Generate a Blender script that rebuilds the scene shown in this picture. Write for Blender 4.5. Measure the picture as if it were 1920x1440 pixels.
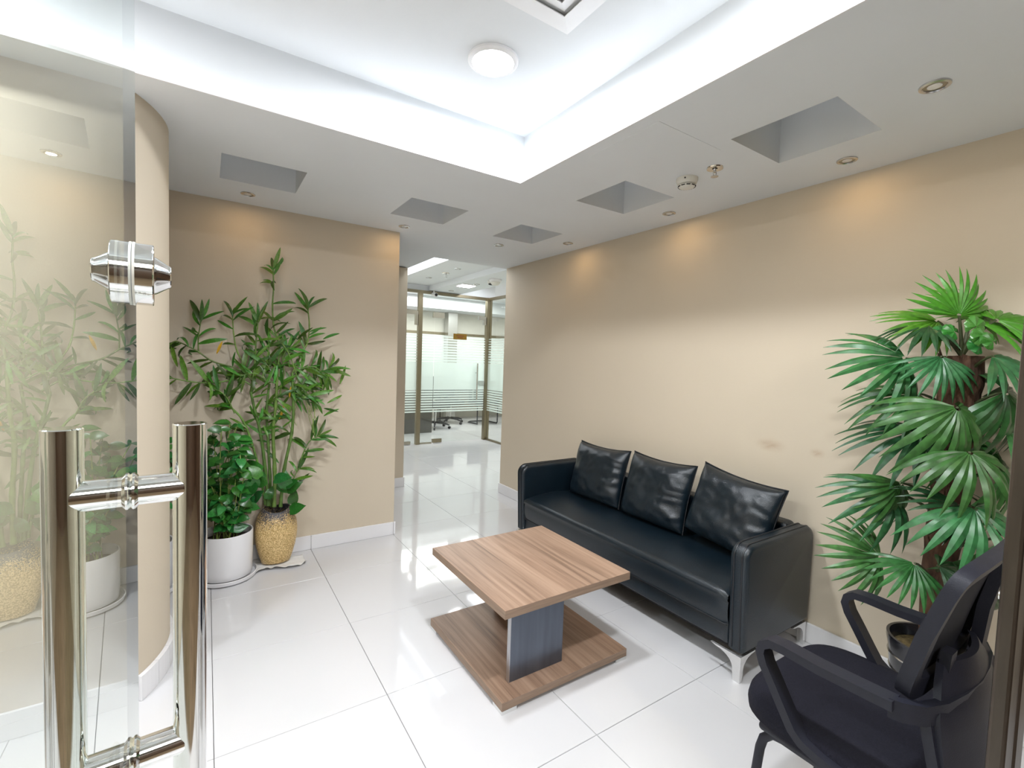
import bpy, bmesh, math, random
from mathutils import Vector, Matrix, noise as mnoise
S = bpy.context.scene
for o in list(bpy.data.objects): bpy.data.objects.remove(o)
C = S.collection
PI = math.pi
rnd = random.Random(7)

# ------------------------------------------------------------------ camera
H = 1.3862897; FPX = 873.9235
RX = Vector((0.8360910537, -0.5475481011, 0.0338057221))     # camera right, in the room's axes
RY = Vector((0.0009668799, -0.0601519614, -0.9981887631))    # camera down
RZ = Vector((0.5485898423, 0.8346093808, -0.0497631035))     # view direction
cam = bpy.data.cameras.new('camera'); co = bpy.data.objects.new('camera', cam); C.objects.link(co)
m = Matrix((RX, -RY, -RZ)).transposed().to_4x4(); m.translation = (0, 0, H); co.matrix_world = m
cam.sensor_width = 36; cam.lens = FPX / 1920 * 36; cam.clip_start = 0.01
S.camera = co
# ------------------------------------------------------------------ world, exposure, large lights
W = bpy.data.worlds.new('world'); S.world = W; W.use_nodes = True
W.node_tree.nodes['Background'].inputs[0].default_value = (0.9, 0.95, 1, 1)
W.node_tree.nodes['Background'].inputs[1].default_value = 0.15
S.view_settings.view_transform = 'Standard'; S.view_settings.look = 'None'
S.view_settings.exposure = 0.42; S.view_settings.gamma = 1; S.view_settings.use_curve_mapping = False
ZS, ZT = 2.3294, 2.597                    # soffit and raised ceiling heights
XR, YB, XC = 2.5815, 3.4874, 1.228        # right wall, back wall, end of the back wall
TX0, TX1, TY0, TY1 = -1.35, 1.39, 0.02, 2.0985   # opening of the raised ceiling

def area(name, loc, sx, sy, power, rot=(0, 0, 0), col=(1, 1, 1), shape='RECTANGLE', spread=PI):
    l = bpy.data.lights.new(name, 'AREA'); l.shape = shape; l.size = sx; l.size_y = sy
    l.energy = power; l.color = col; l.spread = spread
    o = bpy.data.objects.new(name, l); C.objects.link(o); o.location = loc; o.rotation_euler = rot
    return o
COOL = (0.93, 0.96, 1.0)
P_ROUND, P_COVE = 19.5, 0.4
for i, (x, y) in enumerate([(0.967, 1.69), (0.935, 0.5), (-0.85, 1.69), (-0.85, 0.5)]):  # left pair is unseen, added opposite the right pair
    area('round_lamp', (x, y, ZT - 0.024), 0.17, 0.17, P_ROUND, col=COOL, shape='DISK')
up = (PI, 0, 0)
area('cove_lamp', (TX1 + 0.025, (TY0 + TY1) / 2, ZS + 0.012), 0.02, TY1 - TY0, P_COVE, up, COOL)
area('cove_lamp', (TX0 - 0.025, (TY0 + TY1) / 2, ZS + 0.012), 0.02, TY1 - TY0, P_COVE, up, COOL)
area('cove_lamp', ((TX0 + TX1) / 2, TY1 + 0.025, ZS + 0.012), TX1 - TX0, 0.02, P_COVE * 1.3, up, COOL)
area('cove_lamp', ((TX0 + TX1) / 2, TY0 - 0.025, ZS + 0.012), TX1 - TX0, 0.02, P_COVE * 1.3, up, COOL)
# passage and office beyond
area('trough_lamp', (2.05, 5.5, 2.7), 0.3, 2.4, 20, col=COOL)
area('trough_lamp', (3.8, 5.6, 2.64), 0.3, 2.4, 14, col=COOL)
area('office_lamp', (4.2, 8.4, 2.66), 2.2, 1.6, 72, col=(1, 0.99, 0.96))
area('office_lamp', (6.0, 6.0, 2.66), 1.2, 1.6, 28, col=(1, 0.99, 0.96))
# fill light added behind the camera, in the unseen entrance lobby
area('lobby_fill', (0.6, -1.6, 2.58), 1.2, 1.2, 55, col=(1, 0.97, 0.93))

# ------------------------------------------------------------------ helpers
def ray(x, y): return RX * (x - 960) + RY * (y - 720) + RZ * FPX
O = Vector((0, 0, H))
def onx(x, y, v): d = ray(x, y); return O + d * (v / d.x)
def ony(x, y, v): d = ray(x, y); return O + d * (v / d.y)
def onz(x, y, v): d = ray(x, y); return O + d * ((v - H) / d.z)

WL = {}
class MB:
    """collects geometry given in room coordinates"""
    def __init__(s): s.v = []; s.f = []
    def add(s, vs, fs):
        n = len(s.v); s.v += [Vector(v) for v in vs]; s.f += [tuple(i + n for i in f) for f in fs]; return s
    def box(s, x0, x1, y0, y1, z0, z1):
        return s.add([(x0,y0,z0),(x1,y0,z0),(x1,y1,z0),(x0,y1,z0),(x0,y0,z1),(x1,y0,z1),(x1,y1,z1),(x0,y1,z1)],
                     [(3,2,1,0),(4,5,6,7),(0,1,5,4),(1,2,6,5),(2,3,7,6),(3,0,4,7)])
    def quad(s, a, b, c, d): return s.add([a, b, c, d], [(0,1,2,3)])
    def rbox(s, x0, x1, y0, y1, z0, z1, r, seg=3):
        bm = bmesh.new(); bmesh.ops.create_cube(bm, size=1)
        for v in bm.verts: v.co = ((x0+x1)/2 + v.co.x*(x1-x0), (y0+y1)/2 + v.co.y*(y1-y0), (z0+z1)/2 + v.co.z*(z1-z0))
        bmesh.ops.bevel(bm, geom=bm.edges[:], offset=r, segments=seg, profile=0.5, affect='EDGES')
        return s.bm(bm)
    def bm(s, bm):
        bm.verts.index_update(); s.add([v.co.copy() for v in bm.verts], [tuple(v.index for v in f.verts) for f in bm.faces]); bm.free(); return s
    def lathe(s, prof, c=(0,0,0), n=32, axis=None, sy=1.0, cap=True):
        c = Vector(c); ax = Vector(axis or (0,0,1)).normalized()
        t = Vector((1,0,0)) if abs(ax.x) < 0.9 else Vector((0,1,0))
        a = (t - ax * t.dot(ax)).normalized(); b = ax.cross(a)
        vs = []; fs = []; k = len(prof)
        for i in range(n):
            w = 2*PI*i/n
            for r, z in prof: vs.append(c + a*(r*math.cos(w)) + b*(r*math.sin(w)*sy) + ax*z)
        for i in range(n):
            j = (i+1) % n
            for q in range(k-1): fs.append((i*k+q, j*k+q, j*k+q+1, i*k+q+1))
        if cap:
            if prof[0][0] > 1e-6: fs.append(tuple(i*k for i in reversed(range(n))))
            if prof[-1][0] > 1e-6: fs.append(tuple(i*k+k-1 for i in range(n)))
        return s.add(vs, fs)
    def tube(s, pts, r, n=8, cap=True):
        pts = [Vector(p) for p in pts]; rs = r if isinstance(r, (list, tuple)) else [r]*len(pts)
        vs = []; fs = []; prev = None
        for i, p in enumerate(pts):
            d = (pts[min(i+1, len(pts)-1)] - pts[max(i-1, 0)]).normalized()
            if prev is None:
                t = Vector((0,0,1)) if abs(d.z) < 0.9 else Vector((1,0,0)); a = (t - d*t.dot(d)).normalized()
            else: a = (prev - d*prev.dot(d)).normalized()
            prev = a; b = d.cross(a)
            for q in range(n): w = 2*PI*q/n; vs.append(p + (a*math.cos(w) + b*math.sin(w))*rs[i])
        for i in range(len(pts)-1):
            for q in range(n): k = (q+1) % n; fs.append((i*n+q, i*n+k, (i+1)*n+k, (i+1)*n+q))
        if cap: fs.append(tuple(reversed(range(n)))); fs.append(tuple(range((len(pts)-1)*n, len(pts)*n)))
        return s.add(vs, fs)
    def prism(s, poly, d):
        """closed polygon (list of 3D points) pushed along vector d"""
        d = Vector(d); n = len(poly); vs = [Vector(p) for p in poly] + [Vector(p)+d for p in poly]
        fs = [tuple(reversed(range(n))), tuple(range(n, 2*n))] + [(i, (i+1) % n, n+(i+1) % n, n+i) for i in range(n)]
        return s.add(vs, fs)
    def ribbon(s, pts, th, d):
        """thick strip following pts (in a plane across d), pushed along d"""
        pts = [Vector(p) for p in pts]; d = Vector(d); dn = d.normalized(); A = []; B = []
        for i, p in enumerate(pts):
            t = (pts[min(i+1, len(pts)-1)] - pts[max(i-1, 0)]).normalized(); nn = dn.cross(t).normalized()
            A.append(p + nn*th/2); B.append(p - nn*th/2)
        n = len(pts); vs = A + B + [a+d for a in A] + [b+d for b in B]; fs = []
        for i in range(n-1):
            fs += [(i, i+1, n+i+1, n+i), (2*n+i, 3*n+i, 3*n+i+1, 2*n+i+1), (i, 2*n+i, 2*n+i+1, i+1), (n+i, n+i+1, 3*n+i+1, 3*n+i)]
        fs += [(0, n, 3*n, 2*n), (n-1, 3*n-1, 4*n-1, 2*n-1)]
        return s.add(vs, fs)
    def mesh(s, name, mat, off, smooth=None):
        me = bpy.data.meshes.new(name)
        me.from_pydata([tuple(v - off) for v in s.v], [], s.f); me.validate()
        bm = bmesh.new(); bm.from_mesh(me); bmesh.ops.recalc_face_normals(bm, faces=bm.faces[:]); bm.to_mesh(me); bm.free()
        if mat: me.materials.append(mat)
        if smooth is not None:
            for p in me.polygons: p.use_smooth = True
            me.set_sharp_from_angle(angle=math.radians(smooth))
        return me
    def build(s, name, mat, parent=None, smooth=None, at=None):
        off = WL[parent.name] if parent else Vector(at) if at else Vector((0,0,0))
        o = bpy.data.objects.new(name, s.mesh(name, mat, off, smooth)); C.objects.link(o)
        if parent: o.parent = parent
        else: o.location = off
        WL[o.name] = off
        return o
def place(name, me, M, parent):
    """an instance of mesh data under a parent that is neither turned nor scaled"""
    o = bpy.data.objects.new(name, me); C.objects.link(o); o.parent = parent
    M = M.copy(); M.translation = M.translation - WL[parent.name]; o.matrix_local = M
    WL[o.name] = WL[parent.name]; return o
def off_wall(me, A, lim):
    """slide a leaf's placement forward until the leaf clears the wall"""
    ym = max((A @ v.co).y for v in me.vertices)
    if ym > lim: A.translation.y -= ym - lim
    return A
def tag(o, label, cat=None, group=None, kind=None):
    o['label'] = label
    if cat: o['category'] = cat
    if group: o['group'] = group
    if kind: o['kind'] = kind
    return o
def thing(name, loc, label, cat, group=None, kind=None):
    o = bpy.data.objects.new(name, None); C.objects.link(o); o.location = loc; o.empty_display_size = 0.1
    WL[o.name] = Vector(loc); return tag(o, label, cat, group, kind)
def frame(dirv, nrm, loc, s=1.0):
    x = Vector(dirv).normalized(); z = Vector(nrm); z = (z - x*z.dot(x)).normalized(); y = z.cross(x)
    M = Matrix((x*s, y*s, z*s)).transposed().to_4x4(); M.translation = loc; return M

# ------------------------------------------------------------------ materials
def nodes(name):
    mt = bpy.data.materials.new(name); mt.use_nodes = True; nt = mt.node_tree
    return mt, nt, nt.nodes, nt.links, nt.nodes['Principled BSDF']
def N(ns, t, **kw):
    n = ns.new(t)
    for k, v in kw.items():
        if k in n.inputs: n.inputs[k].default_value = v
        else: setattr(n, k, v)
    return n
def mat(name, col, rough=0.5, metal=0.0, var=0.06, scale=8, bump=0.0, bscale=60, spec=0.5, coat=0.0, stretch=(1,1,1), rand=0.0, sub=0.0, trans=0.0, emit=None, estr=0):
    mt, nt, ns, L, p = nodes(name)
    tc = N(ns, 'ShaderNodeTexCoord'); mp = N(ns, 'ShaderNodeMapping'); mp.inputs['Scale'].default_value = stretch
    L.new(tc.outputs['Object'], mp.inputs[0])
    nz = N(ns, 'ShaderNodeTexNoise', Scale=scale, Detail=4); L.new(mp.outputs[0], nz.inputs['Vector'])
    rp = N(ns, 'ShaderNodeValToRGB'); rp.color_ramp.elements[0].position = .3; rp.color_ramp.elements[1].position = .7
    rp.color_ramp.elements[0].color = tuple(c*(1-var) for c in col) + (1,); rp.color_ramp.elements[1].color = tuple(min(1, c*(1+var)) for c in col) + (1,)
    L.new(nz.outputs[0], rp.inputs[0]); out = rp.outputs[0]
    if rand:
        oi = N(ns, 'ShaderNodeObjectInfo'); hs = N(ns, 'ShaderNodeHueSaturation')
        a = N(ns, 'ShaderNodeMapRange'); a.inputs[3].default_value = 1-rand; a.inputs[4].default_value = 1+rand*1.4
        L.new(oi.outputs['Random'], a.inputs[0]); L.new(a.outputs[0], hs.inputs['Value'])
        b = N(ns, 'ShaderNodeMapRange'); b.inputs[3].default_value = .5-rand*.07; b.inputs[4].default_value = .5+rand*.05
        w = N(ns, 'ShaderNodeMath', operation='FRACT'); q = N(ns, 'ShaderNodeMath', operation='MULTIPLY'); q.inputs[1].default_value = 7.31
        L.new(oi.outputs['Random'], q.inputs[0]); L.new(q.outputs[0], w.inputs[0]); L.new(w.outputs[0], b.inputs[0]); L.new(b.outputs[0], hs.inputs['Hue'])
        L.new(out, hs.inputs['Color']); out = hs.outputs[0]
    L.new(out, p.inputs['Base Color'])
    p.inputs['Roughness'].default_value = rough; p.inputs['Metallic'].default_value = metal
    p.inputs['Specular IOR Level'].default_value = spec; p.inputs['Coat Weight'].default_value = coat; p.inputs['Coat Roughness'].default_value = 0.05
    if bump:
        n2 = N(ns, 'ShaderNodeTexNoise', Scale=bscale, Detail=3); L.new(mp.outputs[0], n2.inputs['Vector'])
        bp = N(ns, 'ShaderNodeBump', Strength=bump, Distance=0.01); L.new(n2.outputs[0], bp.inputs['Height']); L.new(bp.outputs[0], p.inputs['Normal'])
    if emit: p.inputs['Emission Color'].default_value = (*emit, 1); p.inputs['Emission Strength'].default_value = estr
    return mt

M = {}
M['plaster'] = mat('white_plaster', (.77, .80, .825), .75, var=.015, scale=2, bump=.02, bscale=90)
M['wallgrey'] = mat('pale_office_wall', (.78, .76, .70), .7, var=.02)
M['blind'] = mat('white_blind', (.85, .86, .85), .6, var=.02, scale=4)
M['grout'] = mat('grey_grout', (.30, .30, .31), .9, var=.1)
M['lobby'] = mat('brown_lobby_panel', (.085, .05, .03), .35, var=.3, scale=3, stretch=(6, 6, .6))
M['lobbyfloor'] = mat('brown_lobby_stone', (.16, .115, .07), .3, var=.3, scale=5)
M['skirt'] = mat('white_skirting_tile', (.80, .80, .82), .18, var=.02, scale=3)
M['chrome'] = mat('polished_chrome', (.80, .80, .79), .06, 1, var=.03, scale=30)
M['steel'] = mat('satin_steel', (.62, .62, .62), .25, 1, var=.04, scale=40)
M['bronze'] = mat('champagne_bronze_metal', (.27, .235, .165), .35, 1, var=.06, scale=12, stretch=(1,1,.2))
M['darkbronze'] = mat('dark_bronze_metal', (.075, .062, .052), .35, .85, var=.25, scale=14, stretch=(3,3,.4), bump=.05, bscale=50)
M['patch'] = mat('nickel_patch_fitting', (.40, .38, .32), .35, 1, var=.05)
M['leather'] = mat('black_leather', (.005, .012, .019), .30, var=.15, scale=6, bump=.18, bscale=260, spec=.6)
M['piping'] = mat('black_piping', (.008, .010, .014), .35, var=.1)
M['under'] = mat('black_underside_cloth', (.012, .012, .014), .9, var=.1)
M['castleg'] = mat('bright_cast_metal', (.80, .80, .80), .22, .8, var=.03, scale=20)
M['panelmetal'] = mat('blue_grey_brushed_metal', (.13, .15, .19), .34, .75, var=.10, scale=30, stretch=(1, 1, .1))
M['paneledge'] = mat('aluminium_edge', (.5, .5, .52), .3, .9)
M['blackbox'] = mat('black_laminate', (.015, .015, .016), .5)
M['plasticblk'] = mat('black_plastic', (.010, .011, .019), .5, var=.1, scale=20, bump=.08, bscale=400, spec=.35)
M['fabric'] = mat('black_seat_fabric', (.012, .012, .020), .9, var=.25, scale=300, bump=.5, bscale=900, spec=.2)
M['mesh'] = mat('black_mesh_fabric', (.014, .015, .021), .75, var=.3, scale=500, bump=.5, bscale=1200, spec=.25)
M['ceramic'] = mat('white_glazed_ceramic', (.78, .78, .80), .15, var=.015, scale=3, coat=.4)
M['soil'] = mat('dark_soil', (.035, .024, .016), .95, var=.6, scale=60, bump=.9, bscale=80)
M['moss'] = mat('dry_moss', (.16, .12, .05), .95, var=.5, scale=60, bump=.9, bscale=120)
M['cloth'] = mat('white_cloth', (.78, .78, .77), .85, var=.03, bump=.15, bscale=60)
M['palm'] = mat('palm_leaf', (.020, .092, .024), .36, var=.35, scale=9, rand=.42)
M['palmlite'] = mat('young_palm_leaf', (.060, .235, .014), .36, var=.25, scale=9, rand=.15)
M['petiole'] = mat('leaf_stalk', (.045, .06, .02), .5, var=.2)
M['trunk'] = mat('fibrous_trunk', (.095, .048, .027), .9, var=.5, scale=25, bump=1, bscale=60, stretch=(1, 1, .35))
M['bamboo'] = mat('bamboo_leaf', (.050, .150, .016), .38, var=.3, scale=14, rand=.5)
M['bstem'] = mat('bamboo_stem', (.12, .22, .045), .42, var=.3, scale=25, rand=.25)
M['vinestem'] = mat('vine_stem', (.22, .30, .07), .5, var=.3, scale=20)
M['yellow'] = mat('yellow_leaf', (.62, .36, .02), .5, var=.2, scale=20)
M['pothos'] = mat('pothos_leaf', (.022, .150, .022), .28, var=.35, scale=14, rand=.40)
M['blackpot'] = mat('black_glazed_pot', (.012, .013, .018), .18, var=.2, coat=.5)
M['detector'] = mat('ivory_plastic', (.74, .73, .67), .5, var=.02)
M['slot'] = mat('dark_slot', (.03, .03, .03), .8)
M['lens'] = mat('lamp_glass', (.85, .85, .83), .15, var=.05, scale=60, bump=.3, bscale=90)
M['whitepaint'] = mat('white_paint', (.82, .82, .83), .4, var=.015)
M['brass'] = mat('brown_brass_plate', (.30, .17, .03), .35, .6, var=.1)
M['brassline'] = mat('dark_red_lettering', (.16, .03, .015), .6)
M['desk'] = mat('dark_desk_laminate', (.06, .055, .05), .45, var=.15)
M['glow'] = mat('lit_diffuser', (.9, .9, .9), .5, emit=(1, 1, 1), estr=14)
M['ledstrip'] = mat('led_strip', (.9, .9, .9), .5, emit=COOL, estr=2)
M['edge'] = mat('polished_glass_edge', (.36, .38, .46), .25, var=.05)

def wall_mat(name, stains=()):
    mt, nt, ns, L, p = nodes(name)
    g = N(ns, 'ShaderNodeNewGeometry'); nz = N(ns, 'ShaderNodeTexNoise', Scale=1.3, Detail=3); L.new(g.outputs['Position'], nz.inputs['Vector'])
    rp = N(ns, 'ShaderNodeValToRGB'); rp.color_ramp.elements[0].color = (.60, .525, .410, 1); rp.color_ramp.elements[1].color = (.64, .56, .44, 1)
    L.new(nz.outputs[0], rp.inputs[0]); out = rp.outputs[0]
    for (y, z, w, hh) in stains:
        sx = N(ns, 'ShaderNodeMapping'); sx.vector_type = 'POINT'; sx.inputs['Location'].default_value = (0, -y/w, -z/hh); sx.inputs['Scale'].default_value = (0, 1/w, 1/hh)
        L.new(g.outputs['Position'], sx.inputs[0])
        n2 = N(ns, 'ShaderNodeTexNoise', Scale=2.2, Detail=5); L.new(sx.outputs[0], n2.inputs['Vector'])
        ln = N(ns, 'ShaderNodeVectorMath', operation='LENGTH'); L.new(sx.outputs[0], ln.inputs[0])
        mr = N(ns, 'ShaderNodeMapRange', interpolation_type='SMOOTHSTEP'); mr.inputs[1].default_value = 1; mr.inputs[2].default_value = 0; L.new(ln.outputs['Value'], mr.inputs[0])
        mu = N(ns, 'ShaderNodeMath', operation='MULTIPLY'); L.new(mr.outputs[0], mu.inputs[0]); L.new(n2.outputs[0], mu.inputs[1])
        m2 = N(ns, 'ShaderNodeMath', operation='MULTIPLY'); m2.inputs[1].default_value = .75; L.new(mu.outputs[0], m2.inputs[0])
        mx = N(ns, 'ShaderNodeMix', data_type='RGBA'); mx.inputs[7].default_value = (.36, .22, .12, 1)
        L.new(m2.outputs[0], mx.inputs[0]); L.new(out, mx.inputs[6]); out = mx.outputs[2]
    L.new(out, p.inputs['Base Color']); p.inputs['Roughness'].default_value = .6; p.inputs['Specular IOR Level'].default_value = .3
    n3 = N(ns, 'ShaderNodeTexNoise', Scale=140, Detail=2); L.new(g.outputs['Position'], n3.inputs['Vector'])
    bp = N(ns, 'ShaderNodeBump', Strength=.04, Distance=.01); L.new(n3.outputs[0], bp.inputs['Height']); L.new(bp.outputs[0], p.inputs['Normal'])
    return mt
M['wall'] = wall_mat('beige_wall_paint')
M['wallstain'] = wall_mat('beige_wall_paint_scuffed', [(1.335, .975, .10, .045), (1.10, .972, .045, .03)])

def floor_mat():
    mt, nt, ns, L, p = nodes('white_polished_tile')
    g = N(ns, 'ShaderNodeNewGeometry'); nz = N(ns, 'ShaderNodeTexNoise', Scale=2.5, Detail=5); L.new(g.outputs['Position'], nz.inputs['Vector'])
    rp = N(ns, 'ShaderNodeValToRGB'); rp.color_ramp.elements[0].color = (.61, .61, .625, 1); rp.color_ramp.elements[1].color = (.64, .64, .655, 1)
    L.new(nz.outputs[0], rp.inputs[0]); L.new(rp.outputs[0], p.inputs['Base Color'])
    p.inputs['Roughness'].default_value = .055; p.inputs['IOR'].default_value = 1.6
    n3 = N(ns, 'ShaderNodeTexNoise', Scale=5, Detail=2); L.new(g.outputs['Position'], n3.inputs['Vector'])
    bp = N(ns, 'ShaderNodeBump', Strength=.02, Distance=.02); L.new(n3.outputs[0], bp.inputs['Height']); L.new(bp.outputs[0], p.inputs['Normal'])
    return mt
M['tile'] = floor_mat()

def wood_mat():
    mt, nt, ns, L, p = nodes('walnut_laminate')
    g = N(ns, 'ShaderNodeNewGeometry'); mp = N(ns, 'ShaderNodeMapping'); mp.inputs['Scale'].default_value = (30, 1.0, 30); L.new(g.outputs['Position'], mp.inputs[0])
    nz = N(ns, 'ShaderNodeTexNoise', Scale=1.0, Detail=8, Roughness=.62, Distortion=.5); L.new(mp.outputs[0], nz.inputs['Vector'])
    rp = N(ns, 'ShaderNodeValToRGB'); e = rp.color_ramp.elements
    e[0].position = .28; e[0].color = (.125, .078, .052, 1); e[1].position = .72; e[1].color = (0.443, 0.305, 0.218, 1)
    k = e.new(.45); k.color = (0.282, 0.179, 0.122, 1); k = e.new(.57); k.color = (0.362, 0.240, 0.168, 1)
    L.new(nz.outputs[0], rp.inputs[0])
    m2 = N(ns, 'ShaderNodeMapping'); m2.inputs['Scale'].default_value = (5, .5, 5); L.new(g.outputs['Position'], m2.inputs[0])
    n2 = N(ns, 'ShaderNodeTexNoise', Scale=1.0, Detail=2); L.new(m2.outputs[0], n2.inputs['Vector'])
    mr = N(ns, 'ShaderNodeMapRange'); mr.inputs[1].default_value = .3; mr.inputs[2].default_value = .7; mr.inputs[3].default_value = .82; mr.inputs[4].default_value = 1.15; L.new(n2.outputs[0], mr.inputs[0])
    hs = N(ns, 'ShaderNodeHueSaturation'); L.new(rp.outputs[0], hs.inputs['Color']); L.new(mr.outputs[0], hs.inputs['Value'])
    L.new(hs.outputs[0], p.inputs['Base Color']); p.inputs['Roughness'].default_value = .42
    bp = N(ns, 'ShaderNodeBump', Strength=.06, Distance=.005); L.new(nz.outputs[0], bp.inputs['Height']); L.new(bp.outputs[0], p.inputs['Normal'])
    return mt
M['wood'] = wood_mat()
M['woodedge'] = mat('walnut_edge_band', (.27, .185, .128), .45, var=.16, scale=3, stretch=(3, 3, 40))

def vase_mat():
    mt, nt, ns, L, p = nodes('gold_speckled_glaze')
    g = N(ns, 'ShaderNodeNewGeometry'); sp = N(ns, 'ShaderNodeSeparateXYZ'); L.new(g.outputs['Position'], sp.inputs[0])
    nz = N(ns, 'ShaderNodeTexNoise', Scale=150, Detail=3); L.new(g.outputs['Position'], nz.inputs['Vector'])
    rp = N(ns, 'ShaderNodeValToRGB'); rp.color_ramp.elements[0].position = .40; rp.color_ramp.elements[1].position = .6
    rp.color_ramp.elements[0].color = (.42, .27, .09, 1); rp.color_ramp.elements[1].color = (.80, .60, .30, 1); L.new(nz.outputs[0], rp.inputs[0])
    mr = N(ns, 'ShaderNodeMapRange'); mr.inputs[1].default_value = .20; mr.inputs[2].default_value = .36; mr.inputs[3].default_value = 0; mr.inputs[4].default_value = .42; L.new(sp.outputs['Z'], mr.inputs[0])
    n2 = N(ns, 'ShaderNodeTexNoise', Scale=190, Detail=2); L.new(g.outputs['Position'], n2.inputs['Vector'])
    n4 = N(ns, 'ShaderNodeTexNoise', Scale=9, Detail=1); L.new(g.outputs['Position'], n4.inputs['Vector'])
    m5 = N(ns, 'ShaderNodeMath', operation='MULTIPLY_ADD'); m5.inputs[1].default_value = .5; L.new(n4.outputs[0], m5.inputs[0]); L.new(mr.outputs[0], m5.inputs[2])
    ad = N(ns, 'ShaderNodeMath', operation='ADD'); L.new(n2.outputs[0], ad.inputs[0]); L.new(m5.outputs[0], ad.inputs[1])
    gt = N(ns, 'ShaderNodeMapRange'); gt.inputs[1].default_value = 1.00; gt.inputs[2].default_value = 1.08; L.new(ad.outputs[0], gt.inputs[0])
    mx = N(ns, 'ShaderNodeMix', data_type='RGBA'); mx.inputs[7].default_value = (.06, .06, .07, 1); L.new(gt.outputs[0], mx.inputs[0]); L.new(rp.outputs[0], mx.inputs[6])
    L.new(mx.outputs[2], p.inputs['Base Color']); p.inputs['Roughness'].default_value = .4
    bp = N(ns, 'ShaderNodeBump', Strength=.5, Distance=.004); L.new(nz.outputs[0], bp.inputs['Height']); L.new(bp.outputs[0], p.inputs['Normal'])
    return mt
M['vase'] = vase_mat()

def glass_mat(name, tint, frost=None, rough=0.0):
    """clear sheet: transparent with a Fresnel mirror on its outer faces; optional frosted share"""
    mt = bpy.data.materials.new(name); mt.use_nodes = True; nt = mt.node_tree; ns = nt.nodes; L = nt.links; ns.remove(ns['Principled BSDF'])
    out = ns['Material Output']
    tr = N(ns, 'ShaderNodeBsdfTransparent', Color=(*tint, 1)); gl = N(ns, 'ShaderNodeBsdfGlossy', Roughness=rough); gl.inputs['Color'].default_value = (.97, 1, .985, 1)
    fr = N(ns, 'ShaderNodeFresnel', IOR=1.5); g = N(ns, 'ShaderNodeNewGeometry')
    a = N(ns, 'ShaderNodeMath', operation='MULTIPLY'); a.inputs[1].default_value = 2; L.new(fr.outputs[0], a.inputs[0])
    b = N(ns, 'ShaderNodeMath', operation='ADD'); b.inputs[1].default_value = 1; L.new(fr.outputs[0], b.inputs[0])
    c = N(ns, 'ShaderNodeMath', operation='DIVIDE'); L.new(a.outputs[0], c.inputs[0]); L.new(b.outputs[0], c.inputs[1])
    d = N(ns, 'ShaderNodeMath', operation='SUBTRACT'); d.inputs[0].default_value = 1; L.new(g.outputs['Backfacing'], d.inputs[1])
    e = N(ns, 'ShaderNodeMath', operation='MULTIPLY'); L.new(c.outputs[0], e.inputs[0]); L.new(d.outputs[0], e.inputs[1])
    base = tr.outputs[0]
    if frost:
        df = N(ns, 'ShaderNodeBsdfTranslucent', Color=(.9, .95, .93, 1)); d2 = N(ns, 'ShaderNodeBsdfDiffuse', Color=(.85, .92, .9, 1))
        m1 = N(ns, 'ShaderNodeMixShader', Fac=.35); L.new(df.outputs[0], m1.inputs[1]); L.new(d2.outputs[0], m1.inputs[2])
        m2 = N(ns, 'ShaderNodeMixShader', Fac=frost); L.new(tr.outputs[0], m2.inputs[1]); L.new(m1.outputs[0], m2.inputs[2]); base = m2.outputs[0]
    mx = N(ns, 'ShaderNodeMixShader'); L.new(e.outputs[0], mx.inputs[0]); L.new(base, mx.inputs[1]); L.new(gl.outputs[0], mx.inputs[2])
    L.new(mx.outputs[0], out.inputs[0]); return mt
M['glass'] = glass_mat('clear_greenish_glass', (.955, .985, .97))
M['frost'] = glass_mat('frosted_film', (.9, .95, .93), .72)

# ------------------------------------------------------------------ floor: slab and single tiles
T = 0.6; GX, GY = 0.0236, 1.8033
floor = MB().box(-1.9, 7.2, -3.4, 10.4, -.06, -.008).build('floor', M['grout'])
tag(floor, 'glossy white square floor tiles with thin grey joints', 'floor', kind='structure')
tm = MB().rbox(0, T - .0022, 0, T - .0022, -.009, 0, .0012, 1).mesh('tile', M['tile'], Vector((0, 0, 0)))
for i in range(-4, 12):
    for j in range(-9, 15):
        x, y = GX + T*i, GY + T*j
        if x < -1.85 or y < -3.4 or x > 6.6 or y > 9.9: continue
        if y > 4.7 and x + T < 1.75: continue
        if x > 2.6 and y + T < 3.95: continue
        if y > 3.5 and x + T < .3: continue
        if y < -.7: continue
        if y < 7 and x > 5.3: continue
        if y > 7 and x < 2.2: continue
        place('tile', tm, Matrix.Translation((x + .0011, y + .0011, 0)), floor)

# ------------------------------------------------------------------ walls
w = MB().box(XR, XR + .12, -.25, 4.10, 0, 2.75).build('wall_right', M['wallstain']); tag(w, 'long beige painted wall behind the black sofa', 'wall', kind='structure')
w = MB().box(XR + .12, 7.1, 3.98, 4.10, 0, 2.75).build('wall_passage', M['wall']); tag(w, 'beige wall returning into the passage past the sofa', 'wall', kind='structure')
w = MB().box(-1.8, XC, YB, YB + .12, 0, 2.75).build('wall_back', M['wall']); tag(w, 'beige wall behind the tall bamboo and potted vine', 'wall', kind='structure')
w = MB().box(-1.8, 1.769, 4.755, 7.1, 0, 2.32).build('wall_far', M['wall']); tag(w, 'narrow beige wall strip at the mouth of the passage', 'wall', kind='structure')
w = MB().box(-1.92, -1.8, -3.4, 4.9, 0, 2.75).build('wall_left', M['wall']); tag(w, 'beige wall at the far left behind the glass door', 'wall', kind='structure')
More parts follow.
